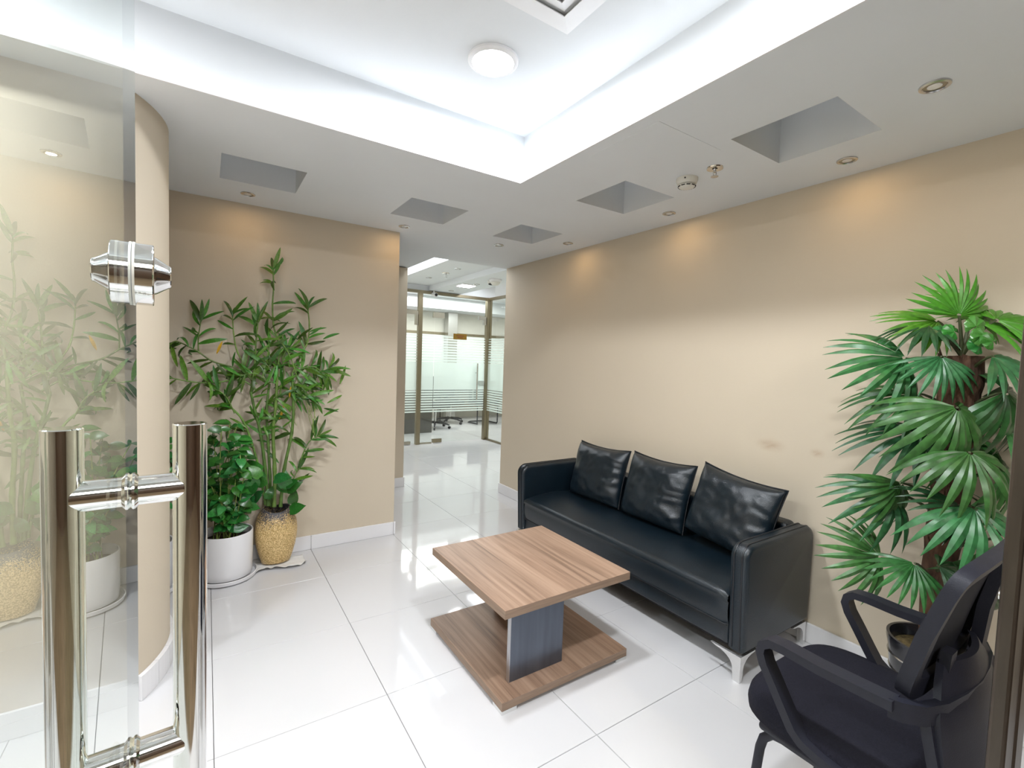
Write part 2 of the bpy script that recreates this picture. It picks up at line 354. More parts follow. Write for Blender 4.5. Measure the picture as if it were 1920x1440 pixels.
# rounded wall end beside the entrance
cc = Vector((-.687, 2.56, 0)); R0 = .55
def arc_pts(r, a0, a1, n, z): return [Vector((cc.x + r*math.cos(math.radians(a0 + (a1-a0)*i/n)), cc.y + r*math.sin(math.radians(a0 + (a1-a0)*i/n)), z)) for i in range(n+1)]
poly = [Vector((-1.8, cc.y - R0*math.sin(math.radians(33)), 0))] + arc_pts(R0, -33, 50, 24, 0) + [Vector((-1.8, cc.y + R0*math.sin(math.radians(50)), 0))]
w = MB().prism(poly, (0, 0, ZS)).build('wall_column', M['wall'], smooth=30); tag(w, 'rounded beige wall end seen past the open glass door', 'wall', kind='structure')

# skirting tiles
def skirt(name, label, pieces):
    e = thing(name, (0, 0, 0), label, 'baseboard', kind='structure')
    for p in pieces: p.build('skirting_tile', M['skirt'], e)
SK = .012; SH = .10; g = .001
skirt('baseboard_back', 'white tile skirting along the wall behind the plants',
      [MB().rbox(max(-1.8, GX + T*i) + g, min(XC + SK, GX + T*(i+1)) - g, YB - SK, YB - .0002, .001, SH, .0015, 1) for i in range(-3, 3) if GX + T*i < XC])
skirt('baseboard_right', 'white tile skirting along the long wall by the sofa',
      [MB().rbox(XR - SK, XR - .0002, max(-.2, GY + T*j) + g, min(4.10 + SK, GY + T*(j+1)) - g, .001, SH, .0015, 1) for j in range(-4, 4)])
skirt('baseboard_far', 'short white skirting on the narrow wall strip of the passage',
      [MB().rbox(.6 + .6*k + g, min(1.769 + SK, 1.2 + .6*k) - g, 4.755 - SK, 4.7548, .001, SH, .0015, 1) for k in range(2)] +
      [MB().rbox(1.7692, 1.769 + SK, 4.756 + .6*k, 5.356 + .6*k - g, .001, SH, .0015, 1) for k in range(3)])
pcs = []
for k in range(8):
    a0 = -33 + 83*k/8 + .15; a1 = -33 + 83*(k+1)/8 - .15
    pcs.append(MB().prism(arc_pts(R0 + .0004, a0, a1, 4, .001) + list(reversed(arc_pts(R0 + .018, a0, a1, 4, .001))), (0, 0, .10)))
yf = cc.y - R0*math.sin(math.radians(33))
pcs += [MB().rbox(-1.8 + .525*k + g, -1.8 + .525*(k+1) - g, yf - SK, yf - .0004, .001, .101, .0015, 1) for k in range(3)]
skirt('baseboard_column', 'curved white skirting of narrow tiles around the rounded wall end', pcs)

# ------------------------------------------------------------------ ceiling
recs = [(1.81, 2.19, .782, 1.172), (1.80, 2.19, 1.742, 2.125), (1.82, 2.19, 2.72, 3.11), (1.015, 1.395, 2.69, 3.08), (.06, .44, 2.68, 3.065), (-.9, -.52, 2.68, 3.065)]
def cells(xs, ys, inside, z):
    b = MB(); xs = sorted(set(xs)); ys = sorted(set(ys))
    for i in range(len(xs)-1):
        for j in range(len(ys)-1):
            cx, cy = (xs[i]+xs[i+1])/2, (ys[j]+ys[j+1])/2
            if inside(cx, cy): b.quad((xs[i],ys[j],z),(xs[i],ys[j+1],z),(xs[i+1],ys[j+1],z),(xs[i+1],ys[j],z))
    return b
def sof(x, y):
    if TX0 < x < TX1 and TY0 < y < TY1: return False
    if any(a < x < b and c < y < d for a, b, c, d in recs): return False
    return y < 4.12 or (x < 1.787 and y < 4.82)
xs = [-1.85, TX0, TX1, 1.787, 4.3] + [v for r in recs for v in r[:2]]; ys = [-.25, TY0, TY1, 4.12, 4.82] + [v for r in recs for v in r[2:]]
ceil = cells(xs, ys, sof, ZS)
s = .05
X0, X1, Y0, Y1 = TX0 - s, TX1 + s, TY0 - s, TY1 + s
e = ceil.build('ceiling', M['plaster']); tag(e, 'white dropped ceiling with square recesses around a raised glowing tray', 'ceiling', kind='structure')
t = MB()
t.quad((X0,Y0,ZT),(X0,Y1,ZT),(X1,Y1,ZT),(X1,Y0,ZT))
for a, b in (((X0,Y0),(X1,Y0)),((X1,Y0),(X1,Y1)),((X1,Y1),(X0,Y1)),((X0,Y1),(X0,Y0))): t.quad((*a,ZS+.0005),(*b,ZS+.0005),(*b,ZT),(*a,ZT))
t.build('raised_tray', M['plaster'], e)
# thin turned-down lip of the light cove
for a in ((TX1, TX1 + .006, TY0, TY1 + .006), (TX0 - .006, TX0, TY0, TY1), (TX0, TX1, TY1, TY1 + .006), (TX0, TX1, TY0 - .006, TY0)):
    MB().box(*a, ZS - .004, ZS + .008).build('cove_lip', M['whitepaint'], e)
for a in ((TX1 + .018, TX1 + .03, TY0, TY1), (TX0, TX1, TY1 + .018, TY1 + .03)):
    MB().box(*a, ZS + .002, ZS + .007).build('led_strip', M['ledstrip'], e)
for (a, b, c, d) in recs:
    r = MB(); z1 = ZS + .21
    r.quad((a,c,z1),(b,c,z1),(b,d,z1),(a,d,z1))
    for p, q in (((a,c),(b,c)),((b,c),(b,d)),((b,d),(a,d)),((a,d),(a,c))): r.quad((*p,ZS),(*q,ZS),(*q,z1),(*p,z1))
    r.build('square_recess', M['plaster'], e)
MB().rbox(1.462, 1.865, 1.252, 1.648, ZS - .0015, ZS + .002, .0008, 1).build('access_panel', M['plaster'], e)
# passage ceiling levels
pc = MB(); Y7 = 7.0; ZL, ZR2, ZH = 2.53, 2.455, 2.74
pc.quad((2.35,4.12,ZL),(2.35,Y7,ZL),(2.965,Y7,ZL),(2.965,4.12,ZL)); pc.quad((2.965,4.12,ZR2),(2.965,Y7,ZR2),(3.51,Y7,ZR2),(3.51,4.12,ZR2))
pc.quad((2.965,4.12,ZR2),(2.965,Y7,ZR2),(2.965,Y7,ZL),(2.965,4.12,ZL))
pc.quad((1.6,4.12,ZH),(1.6,Y7,ZH),(2.35,Y7,ZH),(2.35,4.12,ZH)); pc.quad((2.35,4.12,ZL),(2.35,Y7,ZL),(2.35,Y7,ZH),(2.35,4.12,ZH))
pc.quad((3.51,4.12,ZH),(3.51,Y7,ZH),(4.2,Y7,ZH),(4.2,4.12,ZH)); pc.quad((3.51,4.12,ZR2),(3.51,Y7,ZR2),(3.51,Y7,ZH),(3.51,4.12,ZH))
pc.quad((1.787,4.12,ZS),(4.3,4.12,ZS),(4.3,4.12,ZH),(1.787,4.12,ZH)); pc.quad((1.787,4.12,ZS),(1.787,7.0,ZS),(1.787,7.0,ZH),(1.787,4.12,ZH))
pc.quad((1.6,Y7+.02,2.44),(4.2,Y7+.02,2.44),(4.2,Y7+.02,ZH),(1.6,Y7+.02,ZH))
pc.build('passage_ceiling', M['plaster'], e)
oc = MB().box(1.8, 7.1, Y7 + .03, 10.2, 2.70, 2.76).box(4.2, 7.1, 4.1, Y7 + .03, 2.70, 2.76)
oc.build('office_ceiling', M['plaster'], e)
MB().box(-1.9, 3.2, -3.4, -.25, 2.62, 2.7).box(-1.9, 3.2, -.27, -.25, ZS, 2.7).build('lobby_ceiling', M['plaster'], e)
# lobby behind the photographer
w = MB().box(-1.8, 3.0, -3.4, -.598, -.0078, .0).build('floor_lobby', M['lobbyfloor']); tag(w, 'brown stone lobby floor behind the photographer', 'floor', kind='structure')
w = MB().box(-1.9, 3.2, -3.5, -3.4, 0, 2.7).build('wall_lobby', M['lobby']); tag(w, 'brown panelled lobby wall behind the photographer', 'wall', kind='structure')
w = MB().box(3.0, 3.1, -3.4, -.25, 0, 2.7).build('wall_lobby_side', M['lobby']); tag(w, 'brown panelled side wall of the lobby', 'wall', kind='structure')

# round ceiling lights
for k, (x, y, lab) in enumerate([(.967, 1.69, 'round glowing ceiling light beside the square air diffuser'), (.935, .5, 'round glowing ceiling light nearest the entrance, above the chair side'),
                     (-.85, 1.69, 'added unseen round glowing ceiling light above the rounded wall end'), (-.85, .5, 'added unseen round glowing ceiling light at the left front of the raised ceiling')]):
    t = thing('ceiling_light', (x, y, ZT), lab, 'ceiling light', 'round lights of the raised ceiling')
    MB().lathe([(.084, -.0005), (.102, -.0005), (.102, -.010), (.094, -.016), (.084, -.016)], (x, y, ZT), 40, cap=False).build('trim_ring', M['whitepaint'], t, 40)
    MB().lathe([(0, -.014), (.084, -.014), (.084, -.006)], (x, y, ZT), 40, cap=False).build('diffuser', M['glow'], t)
# air diffuser
vx, vy, vs = .812, 1.10, .30
t = thing('air_diffuser', (vx, vy, ZT), 'white square stepped air diffuser in the raised ceiling', 'air vent')
for k, (r0, r1, z0, z1) in enumerate([(.30, .225, .0005, .012), (.215, .165, .004, .028), (.155, .105, .004, .028), (.095, .045, .004, .028)]):
    r = MB()
    for q in range(4):
        c_, s_ = [(1,0),(0,1),(-1,0),(0,-1)][q]
        def P(a, b, z): return (vx + a*c_ - b*s_, vy + a*s_ + b*c_, ZT - z)
        r.add([P(r0,-r0,z0),P(r0,r0,z0),P(r1,r1,z1),P(r1,-r1,z1), P(r0,-r0,z0+.003),P(r0,r0,z0+.003),P(r1,r1,z1+.003),P(r1,-r1,z1+.003)],
              [(0,1,2,3),(7,6,5,4),(0,4,5,1),(2,6,7,3)])
    r.build('diffuser_frame', M['whitepaint'], t)
MB().box(vx-.04, vx+.04, vy-.04, vy+.04, ZT-.028, ZT-.024).build('centre_plate', M['whitepaint'], t)
MB().box(vx-.22, vx+.22, vy-.22, vy+.22, ZT-.0015, ZT-.0005).build('backing', M['whitepaint'], t)

# recessed downlights
def downlight(x, y, z, r, lab, grp, power=0.0):
    if power: area('warm_wall_fill', (x, y, z - .008), r, r, power, col=(1, .66, .32), shape='DISK')  # fittings look unlit; warm light added to tint the upper walls
    t = thing('recessed_downlight', (x, y, z), lab, 'downlight', grp)
    MB().lathe([(r*.72, -.0005), (r, -.0005), (r*.98, -.005), (r*.80, -.007), (r*.72, -.004)], (x, y, z), 28, cap=False).build('trim_ring', M['steel'], t, 50)
    MB().lathe([(0, -.0045), (r*.45, -.0045), (r*.47, -.0035)], (x, y, z), 24, cap=False).build('lamp_face', M['lens'], t)
    MB().lathe([(r*.46, -.003), (r*.74, -.003)], (x, y, z), 24, cap=False).build('cup', M['patch'], t)
D = [(1.986, .572, .042, 'largest round recessed downlight, off, nearest the right edge'), (2.385, .975, .04, 'recessed downlight beside the biggest square recess on the right'),
     (2.39, 1.935, .04, 'recessed downlight near the wall, below the smoke detector'), (2.39, 2.90, .04, 'recessed downlight near the far end of the long wall'),
     (2.005, 3.315, .04, 'recessed downlight above the passage mouth'), (1.195, 3.305, .04, 'recessed downlight above the end of the plant wall'), (.208, 3.26, .04, 'recessed downlight above the tall bamboo')]
for x, y, r, lab in D: downlight(x, y, ZS, r, lab, 'recessed downlights of the dropped ceiling', .42)
# smoke detector
sx, sy = 2.02, 1.535
t = thing('smoke_detector', (sx, sy, ZS), 'round ivory smoke detector with dark vents on the dropped ceiling', 'smoke detector')
MB().lathe([(.052, -.0005), (.052, -.012), (.046, -.026), (.040, -.030)], (sx, sy, ZS), 36).build('base', M['detector'], t, 40)
MB().lathe([(.037, -.0295), (.036, -.033)], (sx, sy, ZS), 36).build('groove', M['slot'], t)
MB().lathe([(.041, -.033), (.041, -.036), (.036, -.044), (.022, -.049), (0, -.050)], (sx, sy, ZS), 36).build('cap', M['detector'], t, 40)
for k in range(10):
    a = 2*PI*k/10 + .2; u = Vector((math.cos(a), math.sin(a), 0)); v = Vector((-u.y, u.x, 0)); c_ = Vector((sx, sy, ZS - .0405)) + u*.0388
    MB().prism([c_ - v*.009 - Vector((0,0,.0018)), c_ + v*.009 - Vector((0,0,.0018)), c_ + v*.009 + Vector((0,0,.0018)) + u*.002, c_ - v*.009 + Vector((0,0,.0018)) + u*.002], u*.0025).build('vent_slot', M['slot'], t)
MB().lathe([(.004, 0), (.004, -.002)], (sx - .045, sy - .022, ZS - .012), 10, axis=(.85, .42, 0)).build('indicator', M['slot'], t)
# sprinkler
def sprinkler(x, y, z, lab, k=1.0):
    t = thing('fire_sprinkler', (x, y, z), lab, 'sprinkler')
    MB().lathe([(.010*k, -.0005), (.038*k, -.0005), (.036*k, -.006*k), (.024*k, -.008*k), (.012*k, -.004*k)], (x, y, z), 28, cap=False).build('escutcheon', M['chrome'], t, 40)
    MB().lathe([(.022*k, -.0035*k), (0, -.0035*k)], (x, y, z), 20).build('recess', M['slot'], t)
    MB().lathe([(.007*k, 0), (.007*k, -.022*k)], (x, y, z), 12).tube([(x - .012*k, y, z - .02*k), (x - .010*k, y, z - .034*k), (x, y, z - .040*k)], .002*k, 6).tube([(x + .012*k, y, z - .02*k), (x + .010*k, y, z - .034*k), (x, y, z - .040*k)], .002*k, 6).build('body', M['steel'], t, 40)
    MB().lathe([(.017*k, -.040*k), (.017*k, -.042*k)], (x, y, z), 16).build('deflector', M['steel'], t)
sprinkler(2.01, 1.375, ZS, 'chrome fire sprinkler beside the smoke detector')

# ------------------------------------------------------------------ entrance glass door (open), camera side
GA, GB = -.039, -.056
ud = Vector((GB, 1, 0)).normalized(); nd = Vector((ud.y, -ud.x, 0))
def dp(y): return Vector((GA + GB*y, y, 0))
hinge, free = dp(-.11), dp(.79)
d1 = thing('door_1', tuple(hinge), 'frameless clear glass entrance door standing open, with chrome bar handle', 'door', kind='structure')
th = .006
MB().prism([hinge - nd*th, free - nd*th, free + nd*th, hinge + nd*th], (0, 0, 2.31)).build('glass_pane', M['glass'], d1).location.z = .008
MB().prism([free - nd*th, free + ud*.0015 - nd*th, free + ud*.0015 + nd*th, free + nd*th], (0, 0, 2.31)).build('polished_edge', M['edge'], d1).location.z = .008
zt = ony(357, 793, .653).z; z1 = ony(231, 922, .65).z; z2 = ony(232, 1424, .65).z
zb = z2 - (zt - z1)
for sgn in (1, -1):
    kk = .060 if sgn > 0 else .048
    b0 = dp(.65) + nd*(kk*sgn)
    bar = MB().lathe([(.0155, zb), (.0168, zb + .001), (.0168, zt - .001), (.0155, zt)], (b0.x, b0.y, 0), 40).build('handle_bar', M['chrome'], d1, 30)
    for z in (z1, z2):
        g0 = dp(.65) + nd*(th*sgn) + Vector((0, 0, z))
        MB().lathe([(.0162, .003), (.0162, kk - th - .006)], g0, 32, axis=nd*sgn).build('standoff', M['chrome'], bar, 30)
        MB().lathe([(.0180, 0), (.0200, .002), (.0200, .004), (.0165, .007)], g0, 32, axis=nd*sgn).build('collar', M['chrome'], bar, 30)
kz = ony(237, 512, .72).z
for sgn in (1, -1):
    g0 = dp(.72) + nd*(th*sgn) + Vector((0, 0, kz))
    q0 = 0 if sgn > 0 else -.012
    kb = MB().lathe([(.0365, .0005), (.0365, .019 + q0), (.0355, .020 + q0)], g0, 48, axis=nd*sgn).build('lock_body', M['chrome'], d1, 30)
    MB().lathe([(.0225, .0205 + q0), (.0215, .023 + q0), (.0140, .034 + q0), (.0135, .036 + q0), (.0125, .037 + q0)], g0, 40, axis=nd*sgn).build('lock_knob', M['chrome'], kb, 30)
    MB().lathe([(.0372, .0003), (.0372, .0028)], g0, 48, axis=nd*sgn, cap=False).build('gasket', M['detector'], kb)

# door post at the right edge
t = thing('trim_1', (.9, .132, 0), 'dark bronze metal door post at the right edge of the view', 'door post', kind='structure')
MB().rbox(.885, .935, .128, .1465, 0, ZS - .001, .004, 2).build('post', M['darkbronze'], t)
MB().rbox(.937, .985, .126, .140, 0, ZS - .001, .003, 2).build('rebate', M['darkbronze'], t)
MB().lathe([(.006, 0), (.006, .003)], (.905, .1466, 1.09), 12, axis=(0, 1, 0)).build('screw', M['steel'], t)

# ------------------------------------------------------------------ far glass partition and office
YG = 6.994
p1 = thing('window_1', (3.3, YG, 0), 'bronze framed glass office partition with frosted bands at the end of the passage', 'glass partition', kind='structure')
def pane(x0, x1, z0, z1, name='glass_pane', par=None, y=YG, m='glass'): return MB().box(x0, x1, y - .005, y + .005, z0, z1).build(name, M[m], par or p1)
MB().box(1.8, 4.1, YG - .03, YG + .03, 2.40, 2.445).build('head_rail', M['bronze'], p1)
MB().box(2.785, 2.85, YG - .035, YG + .035, 0, 2.40).build('post', M['bronze'], p1)
MB().box(4.02, 4.115, YG - .04, YG + .04, 0, 2.445).build('post', M['bronze'], p1)
MB().box(2.86, 3.06, YG - .02, YG + .02, 0, .022).build('floor_rail', M['patch'], p1)
MB().box(4.045, 4.095, 4.15, YG - .04, 2.40, 2.445).build('head_rail', M['bronze'], p1)
MB().box(4.055, 4.085, 4.15, YG - .04, 0, .03).build('floor_rail', M['bronze'], p1)
pane(1.8, 2.40, .01, 2.40); pane(2.86, 3.066, .02, 2.40); pane(3.07, 4.02, 2.125, 2.40)
pane(2.41, 2.78, .01, 2.055)
MB().box(2.59, 2.785, YG - .02, YG + .02, 2.06, 2.12).build('patch_fitting', M['patch'], p1)
MB().box(2.735, 2.782, YG - .02, YG + .02, 1.90, 2.06).build('patch_fitting', M['patch'], p1)
MB().box(2.59, 2.70, YG - .02, YG + .02, .01, .055).build('patch_fitting', M['patch'], p1)
MB().box(4.064, 4.076, 4.15, YG - .04, .03, 2.40).build('glass_pane', M['glass'], p1)
# frosted film: solid band, thinning stripes above and below
bands = [(.872, 1.325)]
z = .872
for k in range(9):
    gap = .010 + .0008*k; wd = .030 - .0008*k; z -= gap; bands.append((z - wd, z)); z -= wd
z = 1.325
for k in range(10):
    gap = .009 + .002*k; wd = .034 - .0022*k; z += gap; bands.append((z, z + wd)); z += wd
d2 = thing('door_2', (3.55, YG, 0), 'far frameless glass office door with frosted stripes and long bar handle', 'door', kind='structure')
pane(3.074, 4.012, .012, 2.12, par=d2)
for z0, z1_ in bands:
    MB().box(3.074, 4.012, YG - .0065, YG - .0055, z0, z1_).build('frosted_band', M['frost'], d2)
    MB().box(2.41, 2.78, YG - .0065, YG - .0055, z0, z1_).box(2.86, 3.066, YG - .0065, YG - .0055, z0, z1_).box(4.0625, 4.0635, 4.15, YG - .04, z0, z1_).build('frosted_band', M['frost'], p1)
MB().box(3.04, 3.235, YG - .022, YG + .022, 2.035, 2.118).build('patch_fitting', M['patch'], d2)
MB().box(3.87, 4.01, YG - .022, YG + .022, 2.06, 2.118).build('patch_fitting', M['steel'], d2)
MB().box(3.965, 4.012, YG - .022, YG + .022, 1.98, 2.06).build('patch_fitting', M['steel'], d2)
MB().box(3.075, 3.235, YG - .022, YG + .022, .012, .07).build('patch_fitting', M['bronze'], d2)
MB().box(3.90, 4.02, YG - .02, YG + .02, .955, 1.025).build('lock_case', M['steel'], d2)
for sg in (-1, 1):
    hb = MB().tube([(3.845, YG + .065*sg, .70), (3.845, YG + .065*sg, 1.32)], .014, 14).build('handle_bar', M['steel'], d2, 40)
    for zz in (.86, 1.16): MB().tube([(3.845, YG + .006*sg, zz), (3.845, YG + .062*sg, zz)], .009, 10).build('standoff', M['steel'], hb, 40)
t = thing('door_sign', (3.53, YG - .012, 1.71), 'small brown brass plate on the far glass door', 'sign')
MB().box(3.405, 3.65, YG - .013, YG - .0068, 1.708, 1.802).build('plate', M['brass'], t)
MB().box(3.46, 3.595, YG - .0136, YG - .0128, 1.763, 1.775).build('lettering', M['brassline'], t)
MB().box(3.48, 3.575, YG - .0136, YG - .0128, 1.735, 1.746).build('lettering', M['brassline'], t)
# office shell
w = MB().box(2.1, 7.1, 10.0, 10.1, 0, 2.75).build('wall_office', M['wallgrey']); tag(w, 'pale cream office wall behind the far glass door', 'wall', kind='structure')
MB().box(2.1, 7.1, 9.97, 9.9998, .85, 1.93).build('white_blind', M['blind'], w)
MB().box(2.1, 7.1, 9.965, 9.9998, 1.93, 1.99).build('dado_rail', M['bronze'], w)
MB().box(4.62, 4.85, 9.75, 9.96, 0, 2.48).build('pillar', M['steel'], w)
MB().box(2.1, 7.1, 9.3, 9.95, 2.45, 2.699).build('bulkhead', M['plaster'], w)
w = MB().box(1.95, 2.1, 7.05, 10.1, 0, 2.75).build('wall_office_side', M['wallgrey']); tag(w, 'pale office side wall behind the left glass panel', 'wall', kind='structure')
w = MB().box(7.0, 7.1, 4.1, 10.1, 0, 2.75).build('wall_office_end', M['wallgrey']); tag(w, 'pale office end wall far to the right', 'wall', kind='structure')
# passage ceiling fittings
q = onz(929, 524, ZR2)
t = thing('dome_camera', tuple(q), 'white dome camera on the passage ceiling', 'camera')
MB().lathe([(.085, -.0005), (.085, -.02), (.07, -.035)], q, 28).build('base', M['whitepaint'], t, 40)
MB().lathe([(.066, -.036), (.060, -.055), (.04, -.075), (0, -.083)], q, 28).build('dome', M['detector'], t, 60)
q = onz(921, 527, ZR2)
t = thing('smoke_detector', tuple(q), 'small smoke detector beside the dome camera in the passage', 'smoke detector')
MB().lathe([(.05, -.0005), (.05, -.02), (.042, -.035)], q, 24).build('base', M['detector'], t, 40)
MB().lathe([(.036, -.036), (.036, -.047), (.02, -.053)], q, 24).build('cap', M['slot'], t, 40)
q = onz(836, 512, ZL); sprinkler(q.x, q.y, ZL, 'small fire sprinkler on the passage ceiling', 1.4)
q = ony(815, 551, 6.90)
t = thing('bullet_camera', tuple(q), 'small white security camera above the far glass door', 'camera')
MB().tube([q + Vector((0, .06, .0)), q + Vector((0, -.06, -.02))], .03, 16).build('housing', M['whitepaint'], t, 40)
MB().tube([q + Vector((0, -.061, -.02)), q + Vector((0, -.066, -.021))], .024, 16).build('lens', M['slot'], t, 40)
MB().tube([q + Vector((0, .03, .02)), q + Vector((0, .03, .06))], .012, 10).build('bracket', M['whitepaint'], t, 40)
for (px, py, zz, lab) in [(858, 504, ZL, 'tiny downlight in the passage ceiling nearest the sprinkler'), (804, 520.5, ZL, 'tiny downlight in the passage ceiling left of the sprinkler'), (846, 545, ZR2, 'tiny downlight in the lower passage ceiling near the door'), (894, 533, ZR2, 'tiny downlight in the lower passage ceiling beside the dome camera')]:
    q = onz(px, py, zz); downlight(q.x, q.y, zz, .045, lab, 'downlights of the passage ceiling')
q = onz(874, 535, ZR2)
t = thing('ceiling_light', (q.x, q.y, ZR2), 'square flush light in the lower passage ceiling', 'ceiling light')
MB().box(q.x-.12, q.x+.12, q.y-.12, q.y+.12, ZR2-.012, ZR2-.0005).build('frame', M['whitepaint'], t)
MB().box(q.x-.10, q.x+.10, q.y-.10, q.y+.10, ZR2-.016, ZR2-.0125).build('diffuser', M['glow'], t)
# desk and chairs in the office
t = thing('office_desk', (3.4, 8.05, 0), 'dark office desk behind the frosted glass, with a grey side panel', 'desk')
MB().box(2.75, 3.52, 8.03, 8.07, 0, .72).build('modesty_panel', M['desk'], t)
MB().box(2.7, 3.55, 8.0, 8.75, .72, .75).build('desktop', M['desk'], t)
MB().box(2.75, 2.79, 8.07, 8.7, 0, .72).build('side_panel', M['desk'], t)
t = thing('meeting_desk', (5.3, 9.6, 0), 'long dark brown desk at the back of the office', 'desk')
MB().box(4.3, 6.4, 9.5, 9.54, .28, .72).build('modesty_panel', M['lobby'], t)
MB().box(4.2, 6.5, 9.4, 9.72, .72, .75).build('desktop', M['desk'], t)
for x in (4.3, 6.36): MB().box(x, x + .04, 9.42, 9.7, 0, .72).build('leg', M['desk'], t)
def swivel(x, y, rot, lab):
    t = thing('swivel_chair', (x, y, 0), lab, 'chair', 'office swivel chairs')
    for k in range(5):
        a = rot + 2*PI*k/5; u = Vector((math.cos(a), math.sin(a), 0)); c_ = Vector((x, y, 0))
        l = MB().tube([c_ + u*.03 + Vector((0,0,.12)), c_ + u*.2 + Vector((0,0,.105)), c_ + u*.30 + Vector((0,0,.075))], [.024, .02, .014], 8).build('base_leg', M['plasticblk'], t, 40)
        MB().lathe([(.026, -.018), (.028, -.01), (.028, .01), (.026, .018)], c_ + u*.30 + Vector((0,0,.0285)), 16, axis=(-u.y, u.x, 0)).build('castor', M['plasticblk'], l, 40)
    MB().tube([(x, y, .1), (x, y, .42)], .028, 14).build('gas_column', M['steel'], t, 40)
    MB().rbox(x-.24, x+.24, y-.23, y+.23, .42, .50, .03, 3).build('seat', M['fabric'], t, 50)
    MB().rbox(x-.22, x+.22, y+.22, y+.27, .56, 1.02, .02, 3).build('backrest', M['fabric'], t, 50)
    MB().box(x-.03, x+.03, y+.18, y+.24, .44, .60).build('back_bracket', M['plasticblk'], t)
swivel(3.80, 8.52, .5, 'black swivel chair nearest the far glass door')
swivel(4.38, 9.05, .1, 'black swivel chair at the back of the office')
t = thing('sled_chair', (5.05, 8.8, 0), 'black chair with a rounded floor loop at the right of the office', 'chair')
MB().tube([(4.80, 8.6, .44), (4.80, 8.6, .05), (4.82, 8.62, .02), (4.80, 9.0, .015), (4.9, 9.1, .015), (5.2, 9.1, .015), (5.3, 9.0, .015), (5.3, 8.62, .02), (5.3, 8.6, .05), (5.3, 8.6, .44)], .013, 10).build('floor_loop', M['plasticblk'], t, 40)
MB().rbox(4.78, 5.32, 8.55, 9.0, .44, .50, .02, 2).build('seat', M['fabric'], t, 50)
MB().rbox(4.80, 5.30, 8.98, 9.02, .5, .95, .015, 2).build('backrest', M['fabric'], t, 50)

# ------------------------------------------------------------------ coffee table
tx0, tx1, ty0, ty1 = .966, 1.659, 1.463, 2.156
t = thing('coffee_table', ((tx0+tx1)/2, (ty0+ty1)/2, 0), 'low square walnut coffee table on a wooden plinth with a dark metal pedestal', 'coffee table')
tt = MB().rbox(tx0, tx1, ty0, ty1, .384, .42, .0012, 1).build('tabletop', M['wood'], t)
bp = MB().rbox(tx0, tx1, ty0, ty1, .016, .051, .0012, 1).build('base_plate', M['wood'], t)
for o_ in (tt, bp):
    o_.data.materials.append(M['woodedge'])
    for p in o_.data.polygons: p.material_index = 1 if abs(p.normal.z) < .5 else 0
MB().box(tx0+.03, tx1-.03, ty0+.03, ty1-.03, .004, .0158).build('plinth', M['blackbox'], t)
cx, cy = (tx0+tx1)/2, (ty0+ty1)/2
for a, b in (((1.050, 1.333), (1.547, 1.567)), ((2*cx-1.333, 2*cx-1.050), (2*cy-1.567, 2*cy-1.547))):
    pn = MB().box(a[0]+.004, a[1], b[0], b[1], .0512, .3838).build('pedestal_panel', M['panelmetal'], t)
    MB().box(a[0], a[0]+.0038, b[0], b[1], .0512, .3838).build('edge_strip', M['paneledge'], pn)
MB().box(cx-.05, cx+.07, 1.73, 2*cy-1.73, .0512, .3838).build('pedestal_core', M['blackbox'], t)
for sxx, syy in ((0,0),(1,0),(0,1),(1,1)):
    X = tx1 if sxx else tx0; Y = ty1 if syy else ty0; dx = -1 if sxx else 1; dy = -1 if syy else 1
    f = MB(); a, b = sorted((X, X + dx*.07)); c_, d_ = sorted((Y, Y + dy*.012)); f.box(a, b, c_, d_, .0, .0158)
    a, b = sorted((X, X + dx*.012)); c_, d_ = sorted((Y + dy*.012, Y + dy*.07)); f.box(a, b, c_, d_, .0, .0158)
    f.build('foot', M['chrome'], t)

# ------------------------------------------------------------------ sofa
sx0, sx1, sy0, sy1 = 1.95, 2.560, 1.075, 2.868
t = thing('sofa', ((sx0+sx1)/2, (sy0+sy1)/2, 0), 'long black leather three-seat sofa on bright metal feet against the wall', 'sofa')
def arm(y0, y1, outer):
    bm = bmesh.new(); bmesh.ops.create_cube(bm, size=1)
    for v in bm.verts: v.co = ((sx0+sx1)/2 + v.co.x*(sx1-sx0), (y0+y1)/2 + v.co.y*(y1-y0), .372 + v.co.z*.484)
    ed = [e_ for e_ in bm.edges if all(v.co.z > .5 for v in e_.verts) and abs(e_.verts[0].co.x - e_.verts[1].co.x) < .01] + [e_ for e_ in bm.edges if abs(e_.verts[0].co.z - e_.verts[1].co.z) > .3]
    top = [e_ for e_ in bm.edges if all(v.co.z > .5 for v in e_.verts) and abs(e_.verts[0].co.x - e_.verts[1].co.x) < .01]
    bmesh.ops.bevel(bm, geom=top, offset=.065, segments=8, profile=.5, affect='EDGES')
    bmesh.ops.bevel(bm, geom=[e_ for e_ in bm.edges if abs(abs((e_.verts[0].co.y + e_.verts[1].co.y)/2 - (y0+y1)/2) - (y1-y0)/2) < .001 and len(e_.link_faces) == 2 and e_.calc_face_angle(0) > 1.2], offset=.022, segments=4, profile=.5, affect='EDGES')
    # slightly tapered towards the bottom
    for v in bm.verts:
        k = (.614 - v.co.z)/.484; v.co.x += .022*k if v.co.x < (sx0+sx1)/2 else -.012*k
    return MB().bm(bm)
